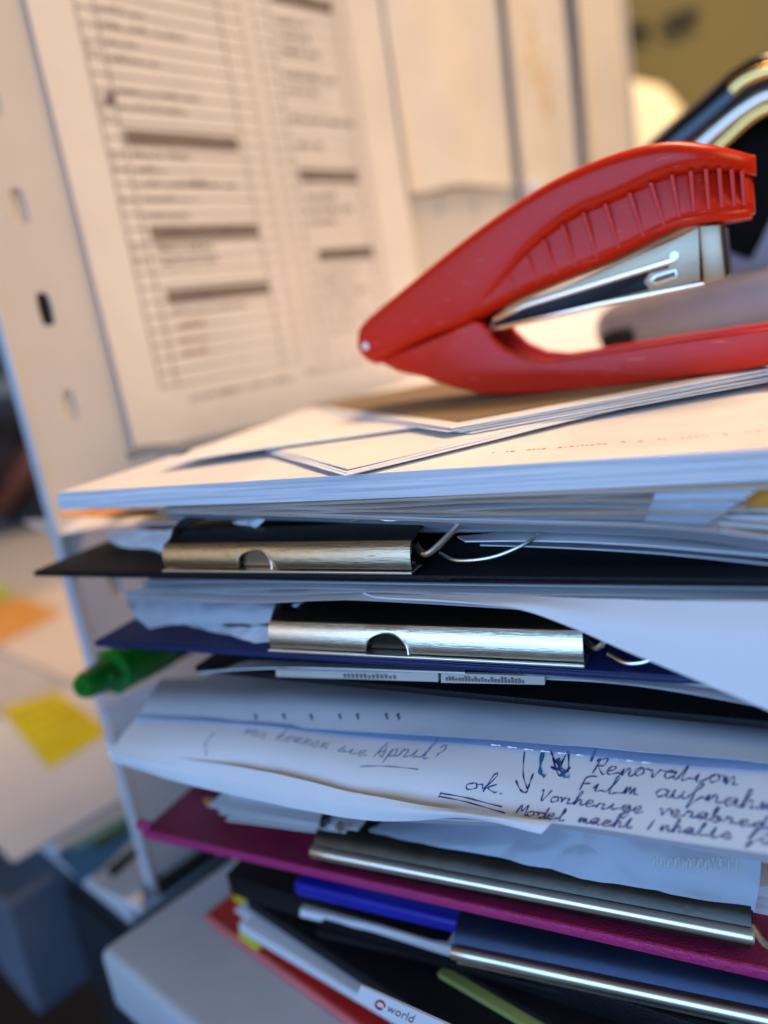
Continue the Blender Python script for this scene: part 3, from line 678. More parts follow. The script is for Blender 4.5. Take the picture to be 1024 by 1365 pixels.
# ------------------------------------------------------------------ drooping papers with the handwriting
b1 = patch('paper_sheet', [
    [(-39.51,35.00,-21.08),(-31.71,35.00,-20.38),(-23.20,35.00,-19.89),(-15.60,35.00,-19.56),(-8.07,35.00,-19.52),(-0.54,35.00,-19.62)],
    [(-37.49,32.00,-20.72),(-29.32,32.00,-19.94),(-21.46,32.00,-19.46),(-14.44,32.00,-19.18),(-7.47,32.00,-18.91),(-0.52,32.00,-18.91)],
    [(-37.55,30.40,-21.71),(-28.32,30.40,-20.80),(-20.72,30.40,-20.22),(-13.94,30.40,-19.81),(-7.22,30.40,-19.53),(-0.53,30.40,-19.30)]], 'paper_grey', nu=50, nv=10, t=0.08, wr=0.10, seed=2)
tag(b1, 'grey-blue sheet with ruler ticks behind the handwritten sheet', 'paper')
hand(b1, [('line', [p, q], 0.07) for p, q in (((-28.03,34.40,-20.29),(-27.76,34.20,-20.46)),((-26.06,34.40,-20.11),(-25.80,34.20,-20.29)),((-24.17,34.40,-19.95),(-23.93,34.20,-20.12)),((-22.35,34.40,-19.79),(-22.12,34.20,-19.95)),((-21.25,34.40,-19.70),(-21.03,34.20,-19.86)),((-19.50,34.40,-19.54),(-19.29,34.20,-19.70)),((-18.79,34.40,-19.48),(-18.58,34.20,-19.64)))], 'black', 'tick_marks')
b2 = patch('handwritten_sheet', [
    [(-39.18,33.20,-21.53),(-30.28,33.00,-20.77),(-22.20,33.00,-20.45),(-17.01,32.80,-20.34),(-12.81,32.80,-19.71),(-9.08,32.80,-19.70),(-6.02,32.80,-19.90),(-0.53,32.80,-19.31)],
    [(-37.91,30.80,-21.61),(-28.48,30.60,-20.84),(-20.90,30.60,-20.59),(-16.07,30.60,-20.24),(-12.13,30.60,-19.91),(-8.60,30.60,-19.83),(-5.70,30.60,-19.81),(-0.54,30.60,-19.56)],
    [(-37.76,29.20,-22.09),(-27.40,29.00,-21.37),(-20.00,28.80,-21.12),(-15.40,28.80,-20.85),(-11.66,28.80,-20.67),(-8.28,28.80,-20.59),(-5.50,28.80,-20.56),(-0.57,28.80,-20.37)],
    [(-37.51,28.20,-22.55),(-26.93,28.00,-22.54),(-19.55,27.60,-22.22),(-15.08,27.60,-22.09),(-11.33,27.40,-21.65),(-8.06,27.40,-21.47),(-5.37,27.40,-21.44),(-0.60,27.40,-21.31)]], 'paper', nu=80, nv=30, t=0.09, wr=0.05, seed=7)
tag(b2, 'white sheet covered in blue handwriting drooping over the front of the stack', 'paper')
HW = 0.029
hand(b2, [
  ('Renovation', (-8.44,29.70,-20.23), (-2.57,29.90,-20.00), 0.18, HW),
  ('Film aufnahme', (-9.00,28.80,-20.63), (-0.57,29.05,-20.35), 0.19, HW),
  ('Vorherige verabredg-', (-10.54,28.15,-21.05), (-0.58,28.30,-20.74), 0.16, HW),
  ('Model macht Inhalte für', (-11.43,27.75,-21.50), (-0.84,27.70,-21.07), 0.15, HW),
  ('ok.', (-14.19,28.35,-21.17), (-11.57,28.40,-21.01), 0.24, HW),
  ('line', [(-15.24,28.40,-21.46),(-13.79,28.40,-21.42),(-12.12,28.40,-21.41)], HW),
  ('line', [(-15.33,28.20,-21.58),(-13.74,28.20,-21.55),(-11.93,28.20,-21.55)], HW),
  ('line', [(-15.24,28.40,-21.42),(-15.34,28.20,-21.62)], HW),
  ('line', [(-11.65,29.60,-20.02),(-11.44,29.30,-20.50),(-11.11,28.80,-20.82)], HW),
  ('line', [(-11.72,29.00,-20.66),(-11.39,29.00,-20.88),(-11.12,28.80,-20.90),(-11.06,29.00,-20.71),(-10.98,29.20,-20.44)], HW*1.3),
  ('line', [(-10.46,29.80,-19.90),(-10.09,29.60,-20.10),(-9.47,29.40,-20.27),(-9.65,29.60,-19.89),(-9.91,29.40,-20.26),(-10.24,29.50,-20.22),(-9.51,29.40,-20.31)], HW*1.6),
  ('line', [(-10.27,29.80,-20.03),(-9.79,29.40,-20.39),(-9.39,29.50,-20.17)], HW*1.5),
], 'ink')
hand(b2, [
  ('wer konnen sie', (-28.27,30.30,-20.93), (-19.83,30.20,-20.87), 0.13, HW*.7),
  ('April?', (-19.36,30.00,-20.82), (-15.49,29.70,-20.53), 0.18, HW*.9),
  ('line', [(-19.93,29.80,-21.12),(-18.28,29.70,-20.96),(-16.67,29.70,-20.87)], HW*.8),
  ('line', [(-30.35,30.40,-21.13),(-30.55,30.20,-21.44),(-30.10,30.00,-21.85)], HW),
], 'ink_faint', 'faint_handwriting')
hand(b2, [('line', [p, q], 0.04) for p, q in (((-12.12,30.60,-19.82),(-11.68,30.60,-19.81)),((-11.32,30.60,-19.81),(-10.89,30.60,-19.79)),((-10.53,30.60,-19.79),(-10.11,30.60,-19.78)),((-9.76,30.60,-19.78),(-9.34,30.60,-19.76)),((-9.00,30.60,-19.76),(-8.60,30.60,-19.75)),((-8.26,30.60,-19.75),(-7.86,30.60,-19.73)),((-7.54,30.60,-19.73),(-7.15,30.60,-19.72)),((-6.83,30.60,-19.72),(-6.45,30.60,-19.71)),((-6.13,30.60,-19.71),(-5.76,30.60,-19.69)),((-5.45,30.60,-19.69),(-5.08,30.60,-19.68)),((-4.78,30.60,-19.68),(-4.42,30.60,-19.67)))], 'film_edge', 'perforation')
hand(b2, [('line', [(-10.78,32.00,-19.96),(-10.70,31.00,-20.36),(-10.43,31.00,-20.48)], 0.10), ('line', [(-10.03,31.00,-20.03),(-9.64,31.00,-20.37),(-9.34,30.60,-20.39)], 0.10), ('line', [(-8.54,31.00,-19.99),(-8.32,31.00,-19.47)], 0.06)], 'blue_print', 'blurred_ink')
b3 = patch('paper_sheet', [
    [(-39.11,29.00,-22.41),(-32.06,28.40,-22.12),(-24.58,27.80,-21.68),(-18.44,27.30,-21.66),(-13.62,27.00,-21.41),(-9.60,26.90,-21.12)],
    [(-38.25,28.50,-22.63),(-31.88,28.00,-22.73),(-24.48,27.40,-22.48),(-18.36,27.00,-22.10),(-13.54,26.80,-21.40),(-9.76,26.70,-21.29)],
    [(-38.20,28.60,-23.31),(-32.09,28.00,-23.45),(-24.57,27.30,-23.14),(-18.49,27.00,-22.78),(-13.62,26.90,-21.64),(-10.02,26.60,-21.56)]], 'paper', nu=50, nv=10, t=0.08, wr=0.10, seed=11)
tag(b3, 'plain white sheet curling under the handwriting with a pointed corner', 'paper')
b4 = patch('paper_sheet', [
    [(-30.06,29.30,-24.48),(-23.46,29.00,-23.94),(-17.16,29.00,-23.79),(-10.36,29.40,-23.13),(-5.78,29.60,-22.85),(-0.64,29.60,-22.74)],
    [(-30.18,29.80,-25.54),(-24.09,29.60,-25.12),(-17.68,29.80,-24.72),(-10.67,30.20,-24.01),(-5.97,30.40,-24.02),(-0.68,30.40,-24.08)]], 'paper_grey', nu=40, nv=5, t=0.08, wr=0.08, seed=13)
tag(b4, 'grey sheet edge beneath the handwritten sheet above the plastic pocket', 'paper')
bf = patch('plastic_strip', [
    [(-37.95,32.60,-21.42),(-29.93,32.50,-20.87),(-21.85,32.40,-20.36),(-16.81,32.40,-20.13),(-12.65,32.40,-19.47),(-8.97,32.40,-19.50),(-5.95,32.40,-19.69),(-0.52,32.40,-19.11)],
    [(-37.33,31.00,-21.23),(-28.66,30.90,-20.64),(-21.00,30.90,-20.24),(-16.14,30.90,-19.92),(-12.19,30.90,-19.61),(-8.65,30.90,-19.56),(-5.73,30.90,-19.56),(-0.53,30.90,-19.27)],
    [(-37.25,30.40,-21.20),(-28.15,30.25,-20.60),(-20.57,30.10,-20.34),(-15.83,30.10,-20.08),(-11.93,30.00,-19.83),(-8.46,30.00,-19.75),(-5.61,30.00,-19.71),(-0.54,30.00,-19.45)]], 'blue_film', nu=70, nv=10, t=0.05, wr=0.05, seed=7)
tag(bf, 'bluish clear plastic strip along the top of the handwritten sheet', 'plastic strip')
hand(bf, [('line', [p, q], 0.035) for p, q in (((-13.25,30.60,-19.85),(-12.79,30.60,-19.83)),((-12.42,30.60,-19.83),(-11.98,30.60,-19.82)),((-11.61,30.60,-19.82),(-11.17,30.60,-19.81)),((-10.82,30.60,-19.81),(-10.39,30.60,-19.79)),((-10.04,30.60,-19.80),(-9.62,30.60,-19.78)),((-9.28,30.60,-19.79),(-8.87,30.60,-19.77)),((-8.53,30.60,-19.78),(-8.13,30.60,-19.76)),((-7.80,30.60,-19.77),(-7.41,30.60,-19.75)),((-7.09,30.60,-19.76),(-6.70,30.60,-19.74)),((-6.39,30.60,-19.75),(-6.01,30.60,-19.73)),((-5.70,30.60,-19.74),(-5.33,30.60,-19.72)),((-5.02,30.60,-19.73),(-4.66,30.60,-19.71)),((-4.36,30.60,-19.72),(-4.01,30.60,-19.70)))], 'film_edge', 'perforation')
wr0 = [(-29.90,32.50,-20.77),(-21.84,32.40,-20.32),(-16.81,32.40,-20.09),(-12.64,32.40,-19.42),(-8.97,32.40,-19.46),(-5.94,32.40,-19.65),(-0.52,32.40,-19.07)]
patch('welded_edge', [wr0, [Vector(p)+Vector((0,-0.07,-0.06)) for p in wr0]], 'film_edge', bf, nu=60, nv=1, t=0.04)
# left ends: clear pocket edge
fl = patch('plastic_pocket', [[(-50.05,37.00,-24.60),(-44.43,36.00,-23.22),(-39.12,35.20,-21.03)], [(-43.03,33.00,-23.83),(-38.75,32.00,-22.60),(-35.43,31.60,-21.63)], [(-39.65,30.00,-23.63),(-36.53,29.60,-23.07),(-33.43,29.40,-22.68)]], 'film', nu=16, nv=12, t=0.05, wr=0.1, seed=4)
tag(fl, 'clear plastic pocket corner at the left end of the handwritten sheets', 'plastic pocket')
tag(ream('paper_bundle', [(-37.34,34.00,-21.78),(-22.84,34.00,-20.87),(-10.58,34.00,-20.90),(-0.28,34.00,-20.79)], [(-39.30,34.00,-28.40),(-24.23,34.00,-28.13),(-11.22,34.00,-27.16),(-0.44,34.00,-26.62)], 50, 'ream', n=30), 'thick paper bundle behind the handwritten sheet and under the flat black folder', 'papers')

# ------------------------------------------------------------------ black folder, labels, green marker
slab('black_folder', (-32.01,31.00,-17.59), (1,-0.012,0), 48, (0.0,1,0), 55, 0.42, 'black', 'flat black folder under the navy clipboard beside the green marker', 'folder', bevel=0.15)
bundle('white wavy papers between navy clipboard and flat black folder at right', [(-11.31,30.60,-16.07),(-7.91,30.60,-15.96),(-4.80,30.40,-15.88),(-0.19,30.20,-16.19)], [(-11.36,30.60,-16.52),(-7.96,30.60,-16.43),(-4.84,30.40,-16.47),(-0.21,30.20,-16.90)], 30, ('paper','paper','paper_grey'), n=5, seed=3)
p_ = patch('paper_sheet', [[(-32.87,32.00,-18.40),(-29.46,32.20,-17.70),(-23.94,32.00,-17.31),(-14.56,31.20,-16.57)], [(-31.46,30.80,-17.89),(-27.67,30.70,-17.31),(-22.96,30.60,-16.86),(-14.22,30.40,-16.35)]], 'paper', nu=20, nv=3, t=0.07)
tag(p_, 'white sheet with pointed left end just under the navy clipboard', 'paper')
lb1 = thing('label_strip', (-20.12,30.50,-16.81), 'beige printed index strip under the navy clipboard', 'label')
mb = MB(); mb.prism([(-25.41,30.40,-17.04),(-15.64,30.40,-16.46),(-15.71,30.40,-16.94),(-25.51,30.40,-17.45)], (0,0,0), (0,0.2,0)); mb.build('card', 'label', lb1)
mb = MB(); mb.prism([(-15.48,30.40,-16.44),(-10.36,30.40,-16.23),(-10.40,30.40,-16.64),(-15.56,30.40,-16.97)], (0,0,0), (0,0.2,0)); mb.build('card', 'label', lb1)
mb = MB(); rnd = random.Random(5)
A_, B_ = Vector((-21.03,30.30,-17.00)), Vector((-17.86,30.30,-16.82))
for k in range(13): mb.box(A_.lerp(B_, k/13)+Vector((0,0,-.1)), (0.1,0,0), (0,0.04,0), (0,0,rnd.uniform(.14,.24)))
A_, B_ = Vector((-15.24,30.30,-16.69)), Vector((-11.27,30.30,-16.51))
for k in range(24): mb.box(A_.lerp(B_, k/24)+Vector((0,0,-.1)), (0.09,0,0), (0,0.04,0), (0,0,rnd.uniform(.12,.28)))
mb.build('printed_text', 'toner', lb1)

mk = thing('marker_pen', (-42.64,31.00,-19.96), 'green marker pen poking out left of the stack', 'marker pen')
a = Vector((-42.64,31.00,-19.96)); b = Vector((-43.22,42.00,-21.08)); d = (b-a).normalized()
mb = MB(); mb.tube([a, a+d*0.4, a+d*0.9, a+d*2.6], [0.70,0.90,0.95,1.2], 24); mb.build('end_plug', 'green', mk, smooth=True)
mb = MB(); mb.tube([a+d*-0.02, a+d*-0.25], [0.34,0.30], 16); mb.build('end_button', 'green', mk, smooth=True)
mb = MB(); mb.tube([a+d*2.6, a+d*2.9, a+d*3.0, a+d*8.0], [1.2,1.55,1.6,1.62], 24); mb.build('cap', 'green', mk, smooth=True)
mb = MB(); mb.tube([a+d*2.55, a+d*2.95], [1.30,1.66], 24); mb.build('cap_ring', 'green', mk, smooth=True)
mb = MB(); mb.tube([a+d*8.0, a+d*8.1, a+d*24], [1.62,1.5,1.5], 24); mb.build('barrel', 'black', mk, smooth=True)
mb = MB(); mb.tube([a+d*3.0+Vector((1.2,-1.35,.3)), a+d*5+Vector((1.2,-1.8,.3)), a+d*8+Vector((1.1,-1.6,.3))], 0.22, 8); mb.build('pen_clip', 'green', mk, smooth=True)

# ------------------------------------------------------------------ navy clipboard
nv = thing('clipboard', (-38,30,-16), 'navy blue clipboard with notched metal clip, in mid stack', 'clipboard', 'clipboards in the stack')
board(nv, (-38.2,29.5,-15.62), math.radians(1.2), 52, 62, 0.42, 'navy')
slab('board_edge', (-38.1,29.44,-15.7), (math.cos(.021),math.sin(.021),0), 52, (0,1,0), 0.2, 0.25, 'navy', parent=nv, bevel=0.08)
cl3, P3 = flat_clip(nv, (-24.85,29.55,-15.30), math.radians(2.0), 16.4, 1.30, 6.9, 'nickel_dark', nw=2.4)
wire(cl3, [P3(16.2,.6,1.2), P3(16.9,.55,0.4), P3(17.4,.95,0.5), P3(18.0,1.3,1.2)], 0.14)
wire(cl3, [P3(17.3,.1,.8), P3(18.2,-.05,.3), P3(19.2,.15,.4), P3(20.0,.6,1.2)], 0.10)
wire(cl3, [P3(-.1,.7,.8), P3(-.1,1.5,1.6), P3(.5,2.3,2.2), P3(2.2,2.7,2.8), P3(5,2.85,3.2)], 0.26, 'black_gloss')
tag(patch('paper_sheet', [[(-26.14,33.00,-14.58),(-21.89,33.00,-13.92),(-17.34,33.00,-13.67),(-13.29,33.00,-13.84),(-8.63,33.00,-14.52)], [(-25.09,31.40,-14.41),(-21.02,31.40,-14.17),(-16.65,31.40,-13.96),(-12.75,31.40,-13.92),(-8.23,31.40,-14.03)]], 'paper_grey', nu=24, nv=5, t=0.08), 'grey bulging sheet gripped behind the navy clipboard clip', 'paper')

# papers between the black and navy clipboards
bundle('flat white paper bundle directly under the black clipboard', [(-33.72,30.60,-12.24),(-25.59,30.40,-11.95),(-14.23,30.20,-11.84),(-0.06,30.10,-11.73)], [(-33.75,30.60,-13.08),(-25.84,30.40,-12.98),(-19.14,30.20,-12.55),(-0.10,30.20,-13.09)], 50, ('paper','paper_grey','paper'), n=7, seed=2)
tag(patch('paper_sheet', [
    [(-19.33,30.60,-12.40),(-14.29,30.20,-12.25),(-9.96,29.90,-12.20),(-5.89,29.70,-12.14),(-0.32,29.60,-12.04)],
    [(-18.51,29.90,-12.30),(-14.09,29.70,-12.30),(-9.81,29.30,-12.36),(-5.84,29.00,-12.97),(-0.36,28.80,-13.37)],
    [(-17.94,29.60,-12.32),(-13.97,29.40,-12.32),(-10.23,29.10,-12.57),(-5.58,28.60,-14.16),(-0.44,28.10,-16.05)]], 'paper', nu=50, nv=16, t=0.09, wr=0.06, seed=21), 'large white sheet drooping in a diagonal fold at the right', 'paper')
tag(patch('paper_sheet', [[(-40.72,35.00,-14.58),(-34.78,34.00,-14.16),(-28.73,33.20,-14.00),(-23.67,32.80,-13.71)], [(-38.31,33.00,-15.15),(-33.30,32.20,-14.64),(-27.70,31.80,-14.14),(-23.74,31.40,-13.67)], [(-35.54,31.60,-15.71),(-32.17,31.40,-15.27),(-27.41,31.20,-14.78),(-25.12,31.10,-14.55)]], 'paper_grey', nu=60, nv=24, t=0.06, wr=0.22, seed=9, freq=0.16, crease=True), 'crumpled greyish sheet left of the navy clipboard clip', 'paper')
tag(patch('paper_sheet', [[(-37.34,33.00,-16.31),(-32.53,32.40,-15.53),(-27.98,31.80,-15.25),(-24.99,31.40,-14.85)], [(-35.21,31.40,-16.10),(-31.43,31.00,-15.96),(-28.47,30.80,-15.93),(-24.60,30.60,-15.53)]], 'paper', nu=60, nv=14, t=0.06, wr=0.18, seed=15, freq=0.2, crease=True), 'white crinkled sheet lying low on the navy clipboard', 'paper')

# ------------------------------------------------------------------ black clipboard
bb = thing('clipboard', (-42,30,-12), 'black clipboard with notched metal clip, topmost of the clipboards', 'clipboard', 'clipboards in the stack')
board(bb, (-42.5,29.8,-11.25), math.radians(0.2), 54, 60, 0.40, 'black')
mb = MB()
for k in range(260):  # stitched weave along the front edge
    x = -14+k*0.062*1.0
    mb.box((x,29.93,-11.50), (0.035,0,0), (0,-0.19,0), (0,0,0.10))
tag(mb.build('edge_stitching', 'nickel_dark', bb), kind='stuff')
cl4, P4 = flat_clip(bb, (-31.1,29.6,-10.92), 0.0, 15.3, 1.28, 6.3, 'steel', nw=2.3, face='nickel_worn')
wire(cl4, [P4(15.0,.8,1.4), P4(15.9,.62,0.5), P4(16.6,1.0,0.7), P4(17.6,1.9,1.6), P4(18.2,2.2,2.2)], 0.16)
wire(cl4, [P4(16.2,.35,1.4), P4(17.3,.2,0.8), P4(19,.35,0.8), P4(20.4,.8,1.2), P4(20.9,1.1,1.8)], 0.09)
wire(cl4, [P4(11.8,2.05,1.2), P4(13.2,2.3,1.0), P4(14.2,2.1,1.0), P4(18,2.15,1.3)], 0.05)
wire(cl4, [P4(-.2,.9,1.2), P4(.1,1.9,2.0), P4(2.4,2.4,2.8), P4(7,2.5,3.4)], 0.24, 'black_gloss')

# ------------------------------------------------------------------ papers between the pad and the black clipboard
bundle('cream paper bundle directly beneath the thick pad', [(-30.66,30.60,-7.73),(-20.87,30.40,-7.70),(-10.18,30.20,-7.64),(-2.01,30.10,-7.71),(-1.34,30.10,-7.74)], [(-30.70,30.60,-7.86),(-20.93,30.30,-8.28),(-13.04,30.20,-8.72),(-6.29,30.10,-9.02),(-3.39,30.10,-9.30)], 45, ('paper_warm','paper','paper_warm'), n=9, seed=1)
tag(patch('paper_sheet', [[(-30.32,30.20,-7.84),(-20.73,30.00,-8.23),(-13.62,29.90,-8.61),(-7.10,29.80,-8.91),(-3.75,29.80,-9.20),(-0.25,29.80,-9.77)], [(-32.74,32.50,-8.81),(-22.18,32.00,-9.10),(-14.65,32.00,-9.66),(-7.62,31.80,-9.98),(-4.00,31.60,-10.19),(-0.28,31.40,-10.78)]], 'paper_grey', nu=30, nv=4, t=0.08), 'grey lowest leaf under the cream paper bundle', 'paper')
tag(patch('orange_divider', [[(-1.61,31.40,-8.18),(-0.20,31.20,-8.13)], [(-2.76,30.90,-8.77),(-0.21,30.80,-8.71)]], 'orange', nu=6, nv=4, t=0.16), 'orange card corner at the right edge under the pad', 'divider sheet')
bundle('short cream bundle below the orange card corner at right', [(-3.13,30.50,-8.82),(-1.70,30.50,-8.81),(-0.22,30.50,-8.85)], [(-3.28,30.40,-9.33),(-1.73,30.40,-9.66),(-0.25,30.40,-9.86)], 20, ('paper_warm','paper'), n=5, seed=5)
tag(patch('plastic_pocket', [[(-4.86,29.95,-7.65),(-2.88,29.90,-7.67),(-1.19,29.90,-7.72)], [(-5.09,29.80,-8.20),(-3.69,29.75,-8.35),(-2.28,29.75,-8.40)], [(-5.38,29.90,-8.89),(-4.28,29.85,-8.99),(-3.17,29.85,-9.07)]], 'film', nu=10, nv=8, t=0.05), 'clear pocket corner over the right end of the cream bundle', 'plastic pocket')
tag(patch('orange_divider', [[(-49.27,38.00,-9.65),(-39.81,36.00,-9.13),(-27.22,33.00,-8.58)], [(-45.01,35.00,-9.11),(-36.62,33.00,-8.76),(-26.04,31.50,-8.44)]], 'orange', nu=12, nv=3, t=0.10), 'orange sheet edge under the left end of the pad', 'divider sheet')
tag(patch('paper_sheet', [[(-64.92,46.00,-12.26),(-45.96,40.00,-10.57),(-28.18,34.00,-9.38)], [(-53.65,40.00,-12.01),(-40.15,36.00,-10.18),(-26.61,32.00,-9.16)]], 'paper_warm', nu=16, nv=5, t=0.08, wr=0.08, seed=31), 'cream sheet sticking out left below the pad toward the divider', 'paper')
tag(patch('paper_sheet', [[(-42.56,36.00,-10.46),(-34.80,34.00,-9.98),(-25.01,32.00,-8.86)], [(-40.72,34.50,-10.65),(-34.00,33.00,-10.44),(-26.34,31.50,-9.61)], [(-38.49,33.50,-10.86),(-33.66,32.50,-10.85),(-28.05,31.50,-10.19)]], 'paper', nu=40, nv=12, t=0.05, wr=0.18, seed=33, freq=0.2, crease=True), 'white rumpled sheet left of the black clipboard clip', 'paper')
tag(patch('paper_sheet', [[(-41.33,36.00,-11.56),(-35.55,34.50,-10.92),(-29.34,33.00,-10.50)], [(-38.86,34.00,-11.64),(-34.95,33.00,-11.50),(-31.30,32.40,-11.20)]], 'paper', nu=12, nv=5, t=0.07, wr=0.12, seed=34), 'small white sheet corner resting on the black clipboard at left', 'paper')
tag(patch('paper_sheet', [[(-14.78,33.00,-10.43),(-9.92,33.00,-10.14),(-5.31,32.60,-10.37),(-0.28,32.00,-10.98)], [(-13.80,31.60,-10.21),(-9.49,31.40,-10.19),(-5.12,31.20,-10.40),(-0.28,31.00,-10.88)]], 'paper', nu=24, nv=5, t=0.07, wr=0.05, seed=35), 'upper white sheet on the black clipboard right of its clip', 'paper')
tag(patch('paper_sheet', [[(-13.65,33.00,-10.75),(-9.98,33.00,-10.71),(-5.35,32.60,-10.90),(-0.29,32.00,-11.42)], [(-13.25,32.00,-10.53),(-9.65,31.80,-10.60),(-5.20,31.60,-10.83),(-0.29,31.40,-11.32)]], 'paper_grey', nu=24, nv=4, t=0.07), 'lower grey sheet on the black clipboard right of its clip', 'paper')
tag(ream('paper_bundle', [(-30,36,-7.7),(-10,35,-7.7),(9,35,-7.7)], [(-30,36,-10.85),(-10,35,-10.85),(9,35,-10.85)], 45, 'ream', n=24), 'dark-lying paper bundle behind the black clipboard clip', 'papers')

# ------------------------------------------------------------------ the pad and loose sheets on it
pad = thing('paper_pad', (-18,50,-7.5), 'thick white paper pad lying flat on top of the stack', 'paper pad')
ream('page_block', [(-38.6,30,-6.38),(-20,29.95,-6.36),(8,30,-6.34)], [(-38.9,30.1,-7.42),(-17.3,30,-7.56),(8,30,-7.5)], 59, 'ream', pad, n=60, seed=1, jag=0.12)
def sheet4(name, pts, m, label, cat, seed=0, wr=0.05, n=20, t=0.07, group=None):
    a, b, c_, d_ = [Vector(p) for p in pts]
    rows = [[a.lerp(d_,k/3).lerp(b.lerp(c_,k/3), j/3) for j in range(4)] for k in range(4)]
    return tag(patch(name, rows, m, nu=n, nv=n, t=t, wr=wr, seed=seed, freq=0.12), label, cat, group)
A0 = Vector((-17.94,28.85,-6.15)); D1 = Vector((.62,.785,0)); D2 = Vector((-.785,.62,0))
for k, lab in enumerate(('lowest loose sheet set askew on the pad, corner over its front edge', 'middle loose sheet of the askew set on the pad', 'upper loose sheet of the askew set on the pad')):
    o_ = A0+D1*(0.2*k)+D2*(0.3*k)+Vector((0,0,0.07*k))
    sheet4('paper_sheet', [o_, o_+D1*42+Vector((0,0,.12)), o_+D1*42+D2*26+Vector((0,0,.12)), o_+D2*(13+5*k)+Vector((0,0,.02))], 'paper', lab, 'paper', seed=40+k, wr=0.05, t=0.05)
C0 = Vector((-34.00,34.15,-5.85))
F0 = Vector((-21.24,38.14,-5.75)); F1 = Vector((-12.29,37.94,-5.45)); G0 = Vector((-35.94,52.61,-5.65))
sheet4('paper_sheet', [C0, F0+(F0-C0)*0.5, F0+(F0-C0)*0.5+(G0-C0)*1.0, G0], 'paper', 'loose sheet with a lifted pointed left corner on the pad', 'paper', seed=50, wr=0.05)
H0 = Vector((-15.46,35.68,-5.50)); H1 = Vector((-0.78,45.52,-5.35)); H2 = Vector((-33.62,51.89,-5.50))
sheet4('paper_sheet', [H0, H1, H1+(H2-H0)*1.1, H2], 'paper', 'loose white sheet just below the kraft envelope', 'paper', seed=52, wr=0.05)
LB = thing('paper_bundle', H0, 'few loose leaves lying between the askew sheets and the white sheet', 'papers')
for k in range(4):
    of = Vector((0.25*k-0.2,-0.12+0.1*(k%2),-0.13*(k+1)))
    hh = [H0+of+(H1-H0)*0.02*k, H1+of, H1+(H2-H0)*1.0+of, H2+of+(H0-H2)*0.05*k]
    rows = [[hh[0].lerp(hh[3],q/3).lerp(hh[1].lerp(hh[2],q/3), j/3) for j in range(4)] for q in range(4)]
    patch('sheet', rows, 'paper', LB, nu=20, nv=20, t=0.05, wr=0.05, seed=60+k, freq=0.12)
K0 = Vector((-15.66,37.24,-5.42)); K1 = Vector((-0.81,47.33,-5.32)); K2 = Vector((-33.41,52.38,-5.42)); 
sheet4('shadowed_kraft_envelope', [K0, K1, K1+(K2-K0)*1.2, K2+(K2-K0)*0.15], 'kraft', 'kraft envelope under the red stapler, shadow painted into its brown', 'envelope', seed=54, wr=0.03, t=0.06)  # darkened colour stands in for the stapler's shadow
tag(patch('paper_strip', [[(-44.56,41.43,-6.20), (-44.81,44.24,-6.20), (-37.94,41.68,-6.20)], [(-41.25,38.49,-6.20), (-40.23,39.89,-6.20), (-37.08,39.91,-6.20)]], 'slate_light', nu=12, nv=4, t=0.2, wr=0.4, seed=3), 'small dark grey strip at the back left corner of the pad', 'strip')
ST = patch('paper_sheet', [[(-44,90,-7.0),(-25,90,-6.9),(6,90,-6.9)],[(-44,100,-3.6),(-25,100,-3.2),(6,100,-3.2)],[(-43,112,1.6),(-25,112,2.2),(6,112,2.2)]], 'paper', nu=12, nv=8, t=0.1)
tag(ST, 'white sheet leaning up behind the pad, seen through the stapler jaws', 'paper')

mb = MB(); rnd = random.Random(21)
PA, PB_ = Vector((-12.37,32.67,-6.33)), Vector((-1.45,33.34,-6.33))
for row in range(1):
    x = 0.0
    while x < 1:
        l = rnd.uniform(0.006,0.02); p = PA.lerp(PB_, x)+Vector((0,row*2.4+rnd.uniform(-.1,.1),0)); mb.add([p, p+(PB_-PA)*l, p+(PB_-PA)*l+Vector((0,.22,0)), p+Vector((0,.22,0))], [(0,1,2,3)]); x += l+rnd.choice((0.01,0.012,0.05))
mb.build('faint_print', 'faint', pad)

